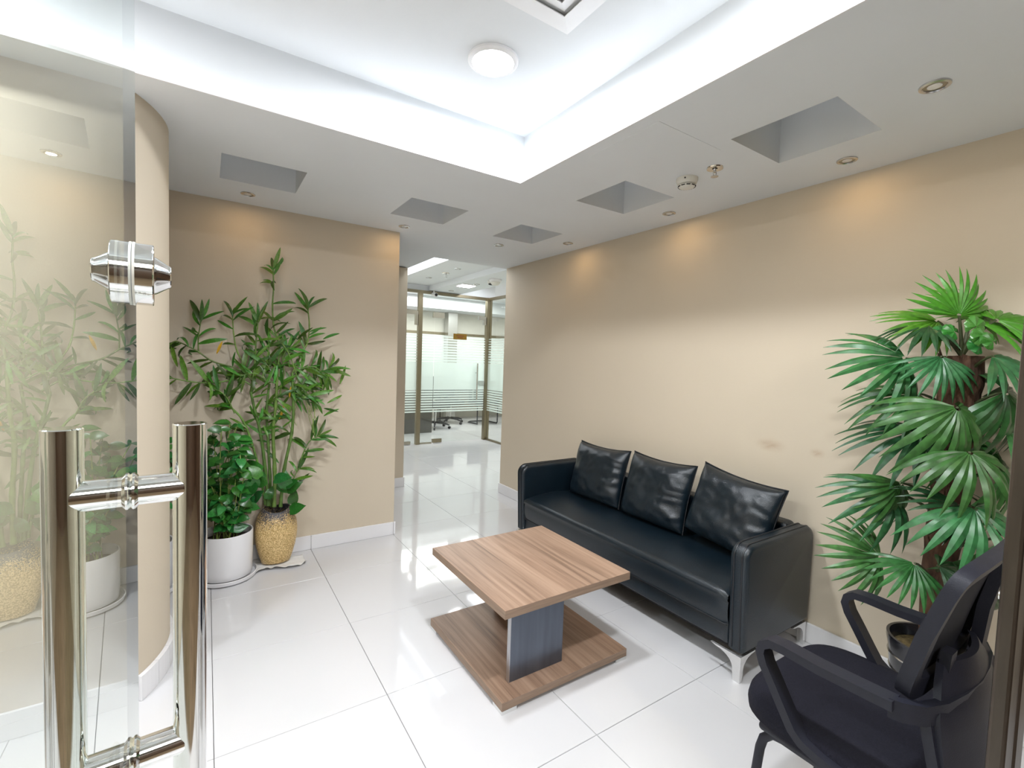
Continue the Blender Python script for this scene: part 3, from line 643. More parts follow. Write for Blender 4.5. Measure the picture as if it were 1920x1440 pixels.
for nm, y0, y1, o_ in (('near', sy0, sy0 + .085, sy0 + .016), ('far', sy1 - .085, sy1, sy1 - .016)):
    a = arm(y0, y1, o_).build('armrest', M['leather'], t, 60)
    pts = []
    for k in range(9): w = PI - (PI/2)*k/8; pts.append((sx0 + .065 + .0655*math.cos(w), .614 - .065 + .0655*math.sin(w)))
    for k in range(9): w = PI/2 - (PI/2)*k/8; pts.append((sx1 - .065 + .0655*math.cos(w), .614 - .065 + .0655*math.sin(w)))
    def tp(x, z): k = (.614 - z)/.484; return x + (.022*k if x < 2.25 else -.012*k)
    pl = [(sx0, .14)] + [(sx0, .3)] + pts + [(sx1, .3), (sx1, .14)]
    yo = (y0 + .024) if nm == 'near' else (y1 - .024)
    MB().tube([(tp(x, z), yo, z) for x, z in pl], .0035, 6).build('piping', M['piping'], a, 60)
    yi = (y1 - .024) if nm == 'near' else (y0 + .024)
    MB().tube([(tp(x, z), yi, z) for x, z in pl], .0035, 6).build('piping', M['piping'], a, 60)
MB().rbox(sx1 - .10, sx1 - .002, sy0 + .086, sy1 - .086, .14, .612, .03, 5).build('back_panel', M['leather'], t, 60)
MB().rbox(sx0 + .035, sx1 - .10, sy0 + .086, sy1 - .086, .13, .225, .012, 3).build('seat_base', M['leather'], t, 60)
MB().box(sx0 + .05, sx1 - .03, sy0 + .02, sy1 - .02, .118, .1295).build('underside', M['under'], t)
# long seat cushion: crowned, with a soft front edge
def seat_cushion():
    nu, nv = 24, 80; xs0, xs1, ys0, ys1 = sx0 + .004, sx1 - .101, sy0 + .088, sy1 - .088
    b = MB(); vs = []
    prof = []   # front face from the bottom up, then the top towards the back
    for k in range(7): prof.append((.020 - .012*math.sin(PI*k/8), .222 + .12*k/6))
    for k in range(1, 8): w = PI - (PI/2)*k/7; prof.append((.034 + .034*math.cos(w) - .0, .345 + .036*math.sin(w)))
    L_ = xs1 - xs0
    for k in range(1, 13): u = k/12; prof.append((.034 + (L_ - .034)*u, .381 + .020*math.sin(PI*min(1, u*1.1))*.9 - .01*u + .016*u))
    prof = [(xs0 + x, z) for x, z in prof]; n = len(prof)
    for j in range(nv + 1):
        v = j/nv; y = ys0 + (ys1-ys0)*v; edge = min(1, min(v, 1-v)/.035); e_ = math.sqrt(max(0, 1-(1-edge)**2))
        for i, (x, z) in enumerate(prof):
            wob = mnoise.noise(Vector((x*4, y*3, z*3)))*.005
            top = max(0, (z - .222)/.17)
            vs.append((x + (1-e_)*.010*(1 if i < 10 else 0), y, z + (wob - (1-e_)*.020)*top))
    fs = [(j*n+i, (j+1)*n+i, (j+1)*n+i+1, j*n+i+1) for j in range(nv) for i in range(n-1)]
    b.add(vs, fs); return b
sc = seat_cushion().build('seat_cushion', M['leather'], t, 70)
MB().tube([(sx0 + .022, sy0 + .09 + (sy1-sy0-.18)*k/20, .224) for k in range(21)], .003, 6).build('seam', M['piping'], sc, 60)
# cast metal feet: an upright with two curved wings
def wing(base, a, n):
    base = Vector(base); a = Vector(a); n = Vector(n)
    pr = [(0, 0), (.020, 0), (.024, .045)]
    for k in range(9): w = PI - (PI/2)*k/8; pr.append((.024 + .080 + .080*math.cos(w)*1.0, .05 + .060*math.sin(w)))
    pr += [(.135, .1175), (0, .1175)]
    return [base + a*u + Vector((0,0,z)) for u, z in pr], n*.012
for X, ax in ((sx0 + .012, 1), (sx1 - .012, -1)):
    for Y, ay in ((sy0 + .010, 1), (sy1 - .010, -1)):
        f = MB(); p_, d_ = wing((X, Y, 0), (ax, 0, 0), (0, ay, 0)); f.prism(p_, d_); p_, d_ = wing((X + ax*.0001, Y + ay*.0122, 0), (0, ay, 0), (ax, 0, 0)); f.prism(p_, d_)
        f.build('foot', M['castleg'], t, 25)
# loose cushions
def pillow(cy_, wid, hgt, base_x, base_z, lean, label, seed, twist=0.0):
    nu, nv = 40, 34; vs = []; fs = []; r_ = random.Random(seed); off = Vector((seed*3.1, seed*1.7, 0))
    loc = Vector((base_x, cy_, base_z))
    up_ = Vector((math.sin(lean), 0, math.cos(lean))); nrm = Vector((-math.cos(lean), 0, math.sin(lean))); sd = Vector((0, -1, 0))
    rot = Matrix.Rotation(twist, 3, nrm); sd = rot @ sd; up_ = rot @ up_
    for side in (1, -1):
        for j in range(nv + 1):
            for i in range(nu + 1):
                u = 2*i/nu - 1; v = 2*j/nv - 1
                k = 1 - .045*(1 - v*v)*abs(u)**3 ; k2 = 1 - .050*(1 - u*u)*abs(v)**3
                prof = (max(0, 1 - u**4)**.55)*(max(0, 1 - v**4)**.55)
                ed = math.sqrt(max(abs(u), abs(v)))
                # folds running in from the right side, the lower edge and the corners
                fold = .013*math.sin(15*v + 5*u*v + 6*mnoise.noise(Vector((u*1.5, v*2.2, seed))))*max(0, u - .15)*(.7 + .6*mnoise.noise(Vector((v*3, seed, 0)))) if side == 1 else 0
                fold += .007*math.sin(14*(u*.8 + v) + seed + 3*mnoise.noise(Vector((u*2, v*2, 5))))*max(0, -v - .1)*(.4 + abs(u)) if side == 1 else 0
                fold += .012*mnoise.noise(Vector((u*2.6 + seed, v*2.6, 1.3))) + .005*mnoise.noise(Vector((u*7 + seed, v*6, 2.3)))
                dep = (.078*prof + fold*prof)*(1 if side == 1 else .55)
                sag = .016*(1 - v)*.5
                p_ = loc + sd*(u*wid/2*k) + up_*((v + 1)/2*hgt*k2 + .0) + nrm*(side*dep + sag)
                vs.append(p_)
    n1 = (nu+1)*(nv+1)
    for s_ in (0, 1):
        for j in range(nv):
            for i in range(nu):
                a = s_*n1 + j*(nu+1) + i; q_ = (a, a+1, a+nu+2, a+nu+1); fs.append(q_ if s_ == 0 else tuple(reversed(q_)))
    b = MB().add(vs, fs)
    bm = bmesh.new(); vv = [bm.verts.new(v) for v in b.v]
    for f in b.f: bm.faces.new([vv[i] for i in f])
    bmesh.ops.remove_doubles(bm, verts=bm.verts[:], dist=.0008)
    e = thing('back_cushion', tuple(loc), label, 'cushion', 'loose back cushions of the sofa')
    MB().bm(bm).build('cover', M['leather'], e, 180)
    pts = []
    for k in range(41): pts.append((-1 + 2*k/40, 1))
    for k in range(1, 35): pts.append((1, 1 - 2*k/34))
    pl = []
    for u, v in pts:
        k = 1 - .045*(1 - v*v)*abs(u)**3; k2 = 1 - .050*(1 - u*u)*abs(v)**3
        pl.append(loc + sd*(u*wid/2*k) + up_*((v + 1)/2*hgt*k2) + nrm*(.016*(1 - v)*.5))
    MB().tube(pl, .0032, 6).build('piping', M['piping'], e, 60)
pillow(2.425, .50, .40, 2.335, .405, .22, 'black leather cushion at the far end of the sofa', 1, .01)
pillow(1.908, .485, .41, 2.330, .405, .22, 'middle black leather cushion on the sofa', 2, -.01)
pillow(1.425, .475, .400, 2.325, .428, .24, 'creased black leather cushion at the near end of the sofa', 3, -.11)

# ------------------------------------------------------------------ visitor chair
t = thing('visitor_chair', (1.52, .5, 0), 'black mesh-back armchair seen from behind beside the palm', 'chair')
# seat
def superellipse(cx_, cy_, a, b, n, k, z): return [Vector((cx_ + a*abs(math.cos(w))**(2/n)*(1 if math.cos(w) > 0 else -1), cy_ + b*abs(math.sin(w))**(2/n)*(1 if math.sin(w) > 0 else -1), z)) for w in [2*PI*i/k for i in range(k)]]
b = MB(); vs = []; fs = []; K = 48
ring = [(.80, .478), (.93, .474), (.985, .460), (1.0, .440), (.99, .418), (.95, .405), (.80, .400)]
for s_, z in ring: vs += superellipse(1.525, .487, .262*s_, .242*s_, 4.0, K, z)
for i in range(len(ring)-1):
    for j in range(K): k = (j+1) % K; fs.append((i*K+j, i*K+k, (i+1)*K+k, (i+1)*K+j))
fs += [tuple(range(K)), tuple(reversed(range((len(ring)-1)*K, len(ring)*K)))]
b.add(vs, fs).build('seat', M['fabric'], t, 60)
MB().rbox(1.30, 1.75, .28, .66, .375, .3995, .01, 2).build('seat_pan', M['plasticblk'], t, 40)
# arms: closed loops of flat bar
for X in (1.243, 1.757):
    P_ = [(.350, .664), (.40, .662), (.50, .660), (.58, .664), (.615, .662), (.634, .648), (.638, .628), (.628, .600), (.600, .555), (.570, .505), (.548, .470), (.525, .452), (.48, .440), (.40, .432), (.31, .425)]
    MB().ribbon([(X, y, z) for y, z in P_], .022, (.044, 0, 0)).build('armrest', M['plasticblk'], t, 40)
# rear cross bar and shell behind the seat
MB().ribbon([(1.262, .362, .632), (1.268, .342, .632), (1.295, .312, .632), (1.35, .292, .632), (1.43, .280, .632), (1.522, .275, .632), (1.61, .280, .632), (1.695, .292, .632), (1.75, .312, .632), (1.774, .342, .632), (1.780, .362, .632)], .020, (0, 0, .044)).build('cross_band', M['plasticblk'], t, 40)
vs = []; fs = []; nu = 14; rows = [(.735, .322), (.70, .315), (.650, .302), (.60, .296), (.54, .286), (.48, .274), (.43, .268), (.385, .290)]
for q in (0, 1):
    for z, y in rows:
        for i in range(nu + 1):
            u = -1 + 2*i/nu; vs.append((1.522 + u*(.205 + max(0, .66 - z)*.06 - max(0, z - .655)*1.1), y - .028*(1 - u*u) - .014*q, z))
n = nu + 1; R_ = len(rows)
for q in (0, 1):
    for r in range(R_-1):
        for i in range(nu): a = q*n*R_ + r*n + i; fs.append((a, a+1, a+n+1, a+n))
for r in range(R_-1):
    for i in (0, nu): a = r*n + i; fs.append((a, a+n, a+n+n*R_, a+n*R_))
for i in range(nu):
    for r in (0, R_-1): a = r*n + i; fs.append((a, a+1, a+1+n*R_, a+n*R_))
MB().add(vs, fs).build('rear_shell', M['plasticblk'], t, 50)
for X0_, X1_ in ((1.300, 1.345), (1.70, 1.745)):
    MB().ribbon([(X0_, .312, .655), (X0_, .302, .60), (X0_, .285, .52), (X0_, .268, .44), (X0_, .268, .40), (X0_, .30, .385), (X0_, .42, .380)], .02, (X1_-X0_, 0, 0)).build('upright', M['plasticblk'], t, 40)
# backrest: rounded frame with mesh
def bk(u, v):   # u across -1..1, v up 0..1
    hw = .232 + .006*math.sin(PI*v) ; z = .665 + v*(.332 - .018*u*u); y = .352 - .085*v - .018*(1-u*u) + .03*math.sin(PI*v)*.25
    return Vector((1.515 + u*hw, y, z))
def ring_pts(ins, n=72):
    out = []
    for i in range(n):
        w = 2*PI*i/n; cu, sv = math.cos(w), math.sin(w); e_ = 2/11
        u = abs(cu)**e_*(1 if cu > 0 else -1); v = abs(sv)**e_*(1 if sv > 0 else -1)
        out.append(bk(u*(1-ins), .5 + .5*v*(1-ins*1.15)))
    return out
A_, B_ = ring_pts(0), ring_pts(.20); bn = Vector((0, 1, .27)).normalized(); n = len(A_)
vs = [p + bn*.014 for p in A_] + [p + bn*.016 for p in B_] + [p - bn*.014 for p in A_] + [p - bn*.008 for p in B_]; fs = []
for i in range(n):
    j = (i+1) % n; fs += [(i, j, n+j, n+i), (2*n+i, 3*n+i, 3*n+j, 2*n+j), (i, 2*n+i, 2*n+j, j), (n+i, n+j, 3*n+j, 3*n+i)]
MB().add(vs, fs).build('back_frame', M['plasticblk'], t, 50)
vs = []; fs = []; nu = nv = 12
for j in range(nv+1):
    for i in range(nu+1): vs.append(bk((-1 + 2*i/nu)*.84, .5 + (-.5 + j/nv)*.82) + bn*.006)
for j in range(nv):
    for i in range(nu): a = j*(nu+1) + i; fs.append((a, a+1, a+nu+2, a+nu+1))
MB().add(vs, fs).build('back_mesh', M['mesh'], t, 60)
MB().ribbon([(1.66, .285, .645), (1.66, .310, .69), (1.66, .300, .80), (1.66, .280, .90), (1.66, .268, .96)], .025, (.05, 0, 0)).build('back_spine', M['plasticblk'], t, 40)
MB().ribbon([(1.40, .285, .645), (1.40, .310, .69), (1.40, .305, .76)], .02, (.04, 0, 0)).build('back_bracket', M['plasticblk'], t, 40)
# legs
for X, dx in ((1.318, -1), (1.732, 1)):
    pt = [(X, .50, .378), (X, .60, .378), (X, .628, .372), (X + dx*.004, .648, .350), (X + dx*.006, .655, .32), (X + dx*.02, .68, .0125)]
    MB().tube(pt, .0125, 14).build('front_leg', M['plasticblk'], t, 50)
    pt = [(X, .50, .378), (X, .36, .378), (X, .325, .372), (X + dx*.004, .305, .350), (X + dx*.006, .298, .32), (X + dx*.03, .22, .0125)]
    MB().tube(pt, .0125, 14).build('rear_leg', M['plasticblk'], t, 50)

# ------------------------------------------------------------------ fan palm in the black pot
PXc, PYc = 2.36, .555
t = thing('fan_palm', (PXc, PYc, 0), 'tall fan palm in a glossy black pot in the right corner', 'plant')
MB().lathe([(.095, .0), (.105, .02), (.135, .30), (.142, .335), (.142, .352), (.132, .352), (.126, .33), (.120, .31)], (PXc, PYc, 0), 40, cap=False).lathe([(0, .002), (.095, .002)], (PXc, PYc, 0), 40, cap=False).build('pot', M['blackpot'], t, 40)
for zz in (.10, .16, .22, .28):
    MB().lathe([(.1005 + .116*zz, zz - .004), (.1045 + .116*zz, zz), (.1005 + .116*zz, zz + .004)], (PXc, PYc, 0), 40, cap=False).build('pot_band', M['steel'], t, 40)
MB().lathe([(0, .318), (.06, .316), (.121, .308)], (PXc, PYc, 0), 30, cap=False).build('moss', M['moss'], t, 60)
tr = [(1748, 1190), (1752, 1100), (1772, 1000), (1785, 900), (1790, 800), (1800, 720), (1803, 668)]
tp_ = [onx(px, py, 2.36) for px, py in tr]; rs = [.036, .042, .052, .058, .055, .060, .062]
tp_ = [Vector((PXc + (p.x-PXc), p.y, p.z)) for p in tp_]; tp_[0] = Vector((PXc, tp_[0].y, .312))
pp = []; rr = []
for i in range(len(tp_)-1):
    for k in range(5):
        f = k/5; pp.append(tp_[i].lerp(tp_[i+1], f)); rr.append((rs[i]*(1-f) + rs[i+1]*f)*(1.0 + .10*(1 - f)))
pp.append(tp_[-1]); rr.append(rs[-1])
MB().tube(pp, rr, 14).build('trunk', M['trunk'], t, 50)
for k in range(26):   # fibre scales of the trunk
    i = rnd.randrange(2, len(pp)-2); a = rnd.uniform(0, 2*PI); u = Vector((math.cos(a), math.sin(a), 0)); p = pp[i] + u*rr[i]*.85
    v = Vector((-u.y, u.x, 0)); hh = rnd.uniform(.05, .09)
    MB().add([p - v*.022, p + v*.022, p + v*.012 + u*.012 + Vector((0,0,hh)), p - v*.010 + u*.014 + Vector((0,0,hh*1.1)), p - u*.01 - v*.02, p - u*.01 + v*.02],
             [(0,1,2,3), (0,3,4), (1,5,2), (4,3,2,5)]).build('bark_scale', M['trunk'], t)
def fan_mesh(name, nseg, spread, droop, seed, mt, fused=.45, curl=.25, cup=.0):
    r_ = random.Random(seed); b = MB(); d_ = spread/nseg
    st = [.05, .22, fused, fused + .13, .70, .84, .94, 1.0]
    for i in range(nseg):
        th_ = -spread/2 + d_*(i + .5) + r_.uniform(-.02, .02); Lk = (.80 + .20*math.cos(th_*.75))*r_.uniform(.92, 1.04); dr = droop*r_.uniform(.8, 1.25); cl = curl*r_.uniform(.5, 1.5)
        tw = r_.uniform(-.25, .25); vs = []
        for s_ in st:
            if s_ <= fused: hw = s_*math.tan(d_/2)*1.03
            else: q_ = (s_ - fused)/(1 - fused); hw = fused*math.tan(d_/2)*(1.0 + .35*q_*(1-q_)*2)*(1 - q_**2.2)*.92 + .0006
            rad = s_*Lk; z = -dr*s_*s_ - cl*max(0, s_ - fused)**2 + cup*s_*abs(math.sin(th_)); sh = (1 - .30*max(0, s_-.5)*droop)
            c_ = Vector((math.cos(th_)*rad*sh, math.sin(th_)*rad*sh, z)); tg = Vector((-math.sin(th_), math.cos(th_), 0))
            pl_ = .28*hw + .004
            vs += [c_ - tg*hw - Vector((0,0,pl_)) + Vector((0,0,tw*hw)), c_ + Vector((0,0,pl_*.6)), c_ + tg*hw - Vector((0,0,pl_)) - Vector((0,0,tw*hw))]
        fs = []
        for k in range(len(st)-1):
            a = 3*k; fs += [(a, a+1, a+4, a+3), (a+1, a+2, a+5, a+4)]
        b.add(vs, fs)
    me = bpy.data.meshes.new(name); me.from_pydata([tuple(v) for v in b.v], [], b.f); me.materials.append(M[mt])
    for p in me.polygons: p.use_smooth = True
    me.set_sharp_from_angle(angle=math.radians(35)); return me
CR, CU, CV = RX, -RY, RZ                  # right, up and away as seen from the entrance
FM = {k: fan_mesh('fan_leaf', *v) for k, v in dict(
    a=(15, math.radians(185), .22, 3, 'palmlite'), b=(14, math.radians(200), .35, 4, 'palm'), c=(14, math.radians(225), .55, 5, 'palm'), d=(12, math.radians(170), .30, 6, 'palm'), e=(16, math.radians(250), .75, 8, 'palm')).items()}
# hub (as seen), distance from the wall axis, leaf direction (right, up, away), facing (right, up, away), size, kind
LV = [
 ((1798, 592), 2.33, (.10, 1, -.15), (0, .25, -1), .185, 'a'),
 ((1758, 602), 2.36, (-.95, .18, .1), (.1, .75, -.6), .205, 'a'),
 ((1740, 612), 2.30, (-1, -.12, -.2), (0, 1, -.3), .180, 'd'),
 ((1838, 606), 2.36, (.9, .10, .2), (.1, .8, -.5), .20, 'a'),
 ((1868, 600), 2.40, (1, .2, 0), (0, .8, -.6), .20, 'a'),
 ((1822, 596), 2.44, (.5, .7, .3), (0, .3, -1), .19, 'a'),
 ((1698, 672), 2.28, (-1, .06, -.1), (.25, .55, -.8), .262, 'b'),
 ((1765, 668), 2.24, (-.3, -.75, -.5), (0, .9, -.7), .17, 'd'),
 ((1860, 668), 2.28, (.6, -.35, -.6), (0, 1, -.5), .21, 'd'),
 ((1722, 738), 2.34, (-1, -.10, .1), (.1, .8, -.45), .265, 'b'),
 ((1795, 764), 2.16, (-.06, -.85, -.5), (.05, .55, -.9), .255, 'e'),
 ((1728, 806), 2.32, (-1, -.10, 0), (.1, .85, -.35), .295, 'd'),
 ((1818, 848), 2.14, (.02, -.62, -.75), (0, .9, -.6), .225, 'c'),
 ((1672, 922), 2.26, (-.8, .05, -.3), (.3, .7, -.65), .235, 'c'),
 ((1690, 905), 2.22, (-.35, -.9, -.2), (.5, .4, -.7), .22, 'd'),
 ((1826, 952), 2.12, (.15, -.55, -.75), (0, .95, -.6), .235, 'c'),
 ((1800, 948), 2.20, (-.8, .12, -.3), (.1, .8, -.6), .19, 'd'),
 ((1652, 1046), 2.24, (-1, .22, 0), (.3, .35, -.85), .215, 'b'),
 ((1715, 1056), 2.20, (-.65, -.45, -.4), (.1, .9, -.5), .17, 'd'),
 ((1760, 1062), 2.18, (.8, -.2, -.4), (.1, .9, -.5), .17, 'd'),
 ((1885, 735), 2.30, (.8, -.5, -.1), (-.2, .6, -.8), .25, 'e'),
 ((1880, 800), 2.36, (1, -.25, 0), (0, .8, -.6), .26, 'b'),
 ((1880, 880), 2.40, (.8, -.35, .2), (-.1, .5, -.9), .27, 'c'),
 ((1880, 1010), 2.36, (.75, -.6, .1), (-.1, .5, -.9), .24, 'c'),
 ((1850, 1110), 2.40, (.4, -.9, .1), (-.2, .4, -.9), .20, 'd'),
]
for (hx, hy), X, dv, nv_, sz, kd in LV:
    h = onx(hx, hy, X); h.x = min(h.x, 2.44)
    d_ = CR*dv[0] + CU*dv[1] + CV*dv[2]; n_ = CR*nv_[0] + CU*nv_[1] + CV*nv_[2]
    lf = place('fan_leaf', FM[kd], frame(d_, n_, h, sz), t)
    # stalk from the trunk
    zq = max(tp_[0].z + .1, min(tp_[-1].z, h.z - .10 if kd != 'a' else tp_[-1].z)); bi = min(range(len(pp)), key=lambda i: abs(pp[i].z - zq)); s0 = pp[bi]
    mid = s0.lerp(h, .55) + Vector((0, 0, .035))
    q_ = [s0.lerp(mid, k/4) if k < 4 else mid for k in range(5)]
    bez = [(1-f)**2*s0 + 2*f*(1-f)*mid + f*f*h for f in [k/6 for k in range(7)]]
    MB().tube(bez, [.007, .0065, .006, .0055, .005, .0045, .004], 6).build('leaf_stalk', M['petiole'], t, 60)
# small rosettes at the top of the trunk
rm = fan_mesh('rosette_leaf', 6, math.radians(300), .2, 11, 'pothos', .8, .1)
for k, (px, py) in enumerate([(1845, 628), (1862, 640), (1838, 648), (1790, 622), (1768, 622), (1830, 612)]):
    h = onx(px, py, 2.28); place('rosette_leaf', rm, frame(CR*rnd.uniform(-1, 1) + CU*rnd.uniform(-1, 1), CU*.4 - CV, h, .042), t)

# ------------------------------------------------------------------ leaves for the bamboo and the vines
def leaf_mesh(name, mt, w, bend, side=0.0, fold=.25, heart=False):
    st = [0, .10, .25, .42, .60, .78, .90, 1.0]; vs = []
    for s_ in st:
        if heart: hw = w*(math.sin(PI*min(1, (s_*.92 + .13))) ** .75)*(1.0 - .35*s_) if s_ < 1 else .002
        else: hw = w*math.sin(PI*(s_*.94 + .03))**.8*(1.0 - .25*s_) if s_ < 1 else .001
        ang = bend*s_; x = s_ if abs(bend) < 1e-3 else math.sin(ang)/bend; z = 0 if abs(bend) < 1e-3 else -(1 - math.cos(ang))/bend
        y0 = side*s_*s_
        vs += [(x, y0 - hw, z + fold*hw), (x, y0, z), (x, y0 + hw, z + fold*hw)]
    fs = []
    for k in range(len(st)-1): a = 3*k; fs += [(a, a+1, a+4, a+3), (a+1, a+2, a+5, a+4)]
    me = bpy.data.meshes.new(name); me.from_pydata(vs, [], fs); me.materials.append(M[mt])
    for p in me.polygons: p.use_smooth = True
    return me
BL = [leaf_mesh('leaf', 'bamboo', w, b, s_) for w, b, s_ in [(.085, .5, 0), (.10, 1.0, .08), (.075, 1.5, -.08), (.095, .2, .05), (.07, 2.0, .1)]]
YL = leaf_mesh('leaf', 'yellow', .10, .6)
HL = [leaf_mesh('leaf', 'pothos', w, b, s_, .2, True) for w, b, s_ in [(.36, .5, 0), (.40, .9, .05), (.33, 1.3, -.05), (.38, .2, .03)]]

# gold vase on a folded cloth, with the bamboo in it
VX, VY = .388, 3.365
t = thing('floor_vase', (VX, VY, 0), 'golden speckled ceramic floor vase holding the tall bamboo', 'vase')
prof = [(.078, .012), (.086, .016), (.100, .06), (.116, .12), (.125, .18), (.127, .23), (.121, .285), (.105, .330), (.086, .360), (.083, .372), (.076, .372), (.078, .355), (.095, .32)]
vb = MB().lathe(prof, (VX, VY, 0), 48, sy=.72, cap=False).lathe([(0, .013), (.078, .013)], (VX, VY, 0), 48, sy=.72, cap=False)
for v in vb.v:      # mouth dips at the front and rises to its ends
    if v.z > .30:
        k = min(1, (v.z - .30)/.07); v.z += k*(.020*((v.x - VX)/.09)**2 - .012 + .010*(v.y - VY)/.06)
vb.build('body', M['vase'], t, 60)
MB().lathe([(0, .315), (.09, .315)], (VX, VY, 0), 30, sy=.70, cap=False).build('soil', M['soil'], t)
# cloth
vs = []; fs = []; nu, nv = 30, 14
for j in range(nv+1):
    for i in range(nu+1):
        u, v = i/nu, j/nv; x = .258 + .30*u; y = 3.235 + .17*v
        fr = max(0, 1 - abs(v - .0)*2.6); z = .0015 + fr*(.010 + .014*abs(math.sin(u*11)) + .010*mnoise.noise(Vector((u*9, v*6, .5)))) + .006*max(0, mnoise.noise(Vector((u*6, v*6, 3))))
        if v > .25: z = min(z, .0105)
        y += .018*math.sin(u*7)*max(0, 1 - 3*v) - .03*u*(1 - v)*.3
        vs.append((x, y, max(.001, z)))
for j in range(nv):
    for i in range(nu): a = j*(nu+1) + i; fs.append((a, a+1, a+nu+2, a+nu+1))
cl = MB().add(vs, fs).build('folded_cloth', M['cloth'], None, 60, at=(.40, 3.30, 0)); tag(cl, 'crumpled white cloth under the golden vase', 'cloth')
sm = cl.modifiers.new('thick', 'SOLIDIFY'); sm.thickness = .0012; sm.offset = 1

bam = thing('lucky_bamboo', (VX, VY, .32), 'tall leafy bamboo plant growing from the golden vase up the wall', 'plant')
def bpt(px, py, y): return ony(px, py, y)
def dir2(a, out): return CR*math.cos(a) + CU*math.sin(a) - Vector((0, 1, 0))*out
def leaf_at(p, a, L_, par, pool, out=.2, r_=rnd, yl=None):
    d_ = dir2(a, out); n_ = Vector((0, -1, 0)) + CR*r_.uniform(-.7, .7) + Vector((0, 0, r_.uniform(-.2, .9)))
    p = Vector(p); end = p + d_.normalized()*L_
    if end.y > YB - .02: d_.y -= (end.y - (YB - .02))/L_ + .05
    me = yl or r_.choice(pool); place('leaf', me, off_wall(me, frame(d_, n_, p, L_), YB - .004), par)
# stems: (points seen on the wall), depth, radius, leaf density
ST = [
 ([(503, 948), (497, 880), (489, 815), (478, 770), (470, 735)], 3.37, .011, 0),
 ([(514, 950), (515, 880), (512, 810), (517, 760), (520, 700)], 3.36, .012, 0),
 ([(526, 950), (533, 880), (547, 812), (550, 760), (548, 700)], 3.37, .011, 0),
 ([(508, 950), (506, 890), (503, 830), (500, 770), (505, 720)], 3.40, .010, 0),
 ([(498, 946), (486, 880), (468, 818), (456, 790), (445, 775), (430, 762)], 3.39, .008, 6),
 ([(520, 700), (523, 650), (513, 610), (511, 570), (513, 540), (512, 505)], 3.41, .006, 12),
 ([(548, 700), (565, 665), (577, 640), (580, 610), (577, 578)], 3.41, .006, 9),
 ([(470, 735), (478, 680), (480, 640), (484, 600)], 3.40, .006, 9),
 ([(478, 730), (462, 690), (445, 660), (438, 625), (436, 590)], 3.42, .005, 8),
 ([(482, 720), (445, 692), (400, 678), (372, 660), (350, 648), (330, 640), (318, 646)], 3.40, .005, 12),
 ([(372, 660), (372, 632), (377, 600)], 3.42, .004, 5),
 ([(480, 730), (450, 712), (400, 718), (360, 716), (318, 708)], 3.40, .005, 9),
 ([(548, 700), (570, 690), (590, 688), (605, 700)], 3.39, .005, 9),
 ([(548, 740), (572, 720), (600, 700), (618, 690)], 3.40, .005, 9),
 ([(520, 740), (512, 700), (500, 680), (505, 650)], 3.38, .005, 9),
 ([(525, 740), (532, 700), (530, 670), (540, 655)], 3.38, .005, 10),
 ([(526, 640), (540, 660), (552, 690), (560, 720)], 3.36, .004, 6),
 ([(560, 880), (568, 852), (580, 828), (596, 818)], 3.38, .005, 8),
 ([(545, 945), (550, 900), (560, 880)], 3.38, .004, 3),
 ([(440, 775), (425, 745), (410, 732)], 3.38, .004, 5),
 ([(520, 720), (500, 712), (478, 700), (450, 705)], 3.36, .004, 7),
 ([(545, 770), (560, 740), (570, 735), (585, 745)], 3.37, .004, 7),
]
rb = random.Random(21)
for pts, yy, r, dens in ST:
    P_ = [bpt(x, y, yy) for x, y in pts]
    fine = []
    for i in range(len(P_)-1):
        p0, p1_, p2, p3 = P_[max(0, i-1)], P_[i], P_[i+1], P_[min(len(P_)-1, i+2)]
        for k in range(5):
            f = k/5; fine.append(.5*((2*p1_) + (p2-p0)*f + (2*p0-5*p1_+4*p2-p3)*f*f + (3*p1_-p0-3*p2+p3)*f**3))
    fine.append(P_[-1])
    rad = [r*(1 - .35*i/len(fine))*(1.22 if i % 5 == 0 else 1.0) for i in range(len(fine))]
    MB().tube(fine, rad, 8).build('stem', M['bstem'], bam, 60)
    heading = fine[-1] - fine[-4]; ha = math.atan2(heading.dot(CU), heading.dot(CR))
    if dens:
        for k in range(5): leaf_at(fine[-1 - (k//2)], ha + (k - 2)*.42 + rb.uniform(-.15, .15), rb.uniform(.11, .17), bam, BL, rb.uniform(-.05, .35), rb)
        for k in range(dens):
            i = rb.randrange(3, len(fine)-1); dd = fine[i] - fine[i-1]; a = math.atan2(dd.dot(CU), dd.dot(CR)) + rb.choice((-1, 1))*rb.uniform(.5, 1.3)
            leaf_at(fine[i], a, rb.uniform(.10, .18), bam, BL, rb.uniform(-.05, .5), rb)
    else:
        for k in range(7):
            i = rb.randrange(len(fine)//2, len(fine)); leaf_at(fine[i], rb.uniform(-.4, PI + .4), rb.uniform(.09, .16), bam, BL, rb.uniform(0, .6), rb)
# dense middle
for k in range(80):
    px, py = rb.gauss(530, 45), rb.gauss(715, 48); leaf_at(bpt(px, py, rb.uniform(3.34, 3.42)), rb.uniform(0, 2*PI), rb.uniform(.09, .16), bam, BL, rb.uniform(0, .5), rb)
for k in range(14):
    px, py = rb.gauss(518, 18), rb.gauss(915, 18); leaf_at(bpt(px, py, rb.uniform(3.28, 3.36)), rb.uniform(.3, PI - .3), rb.uniform(.08, .13), bam, HL, rb.uniform(.1, .6), rb)
for (px, py, a, L_) in [(492, 882, 2.9, .17), (480, 905, 3.7, .16), (500, 900, 3.4, .13)]: leaf_at(bpt(px, py, 3.30), a, L_, bam, HL, .3, rb)
for (px, py, a, L_) in [(417, 640, -2.05, .09), (532, 760, -1.8, .10), (546, 725, -1.9, .08)]: leaf_at(bpt(px, py, 3.35), a, L_, bam, BL, .2, rb, YL)
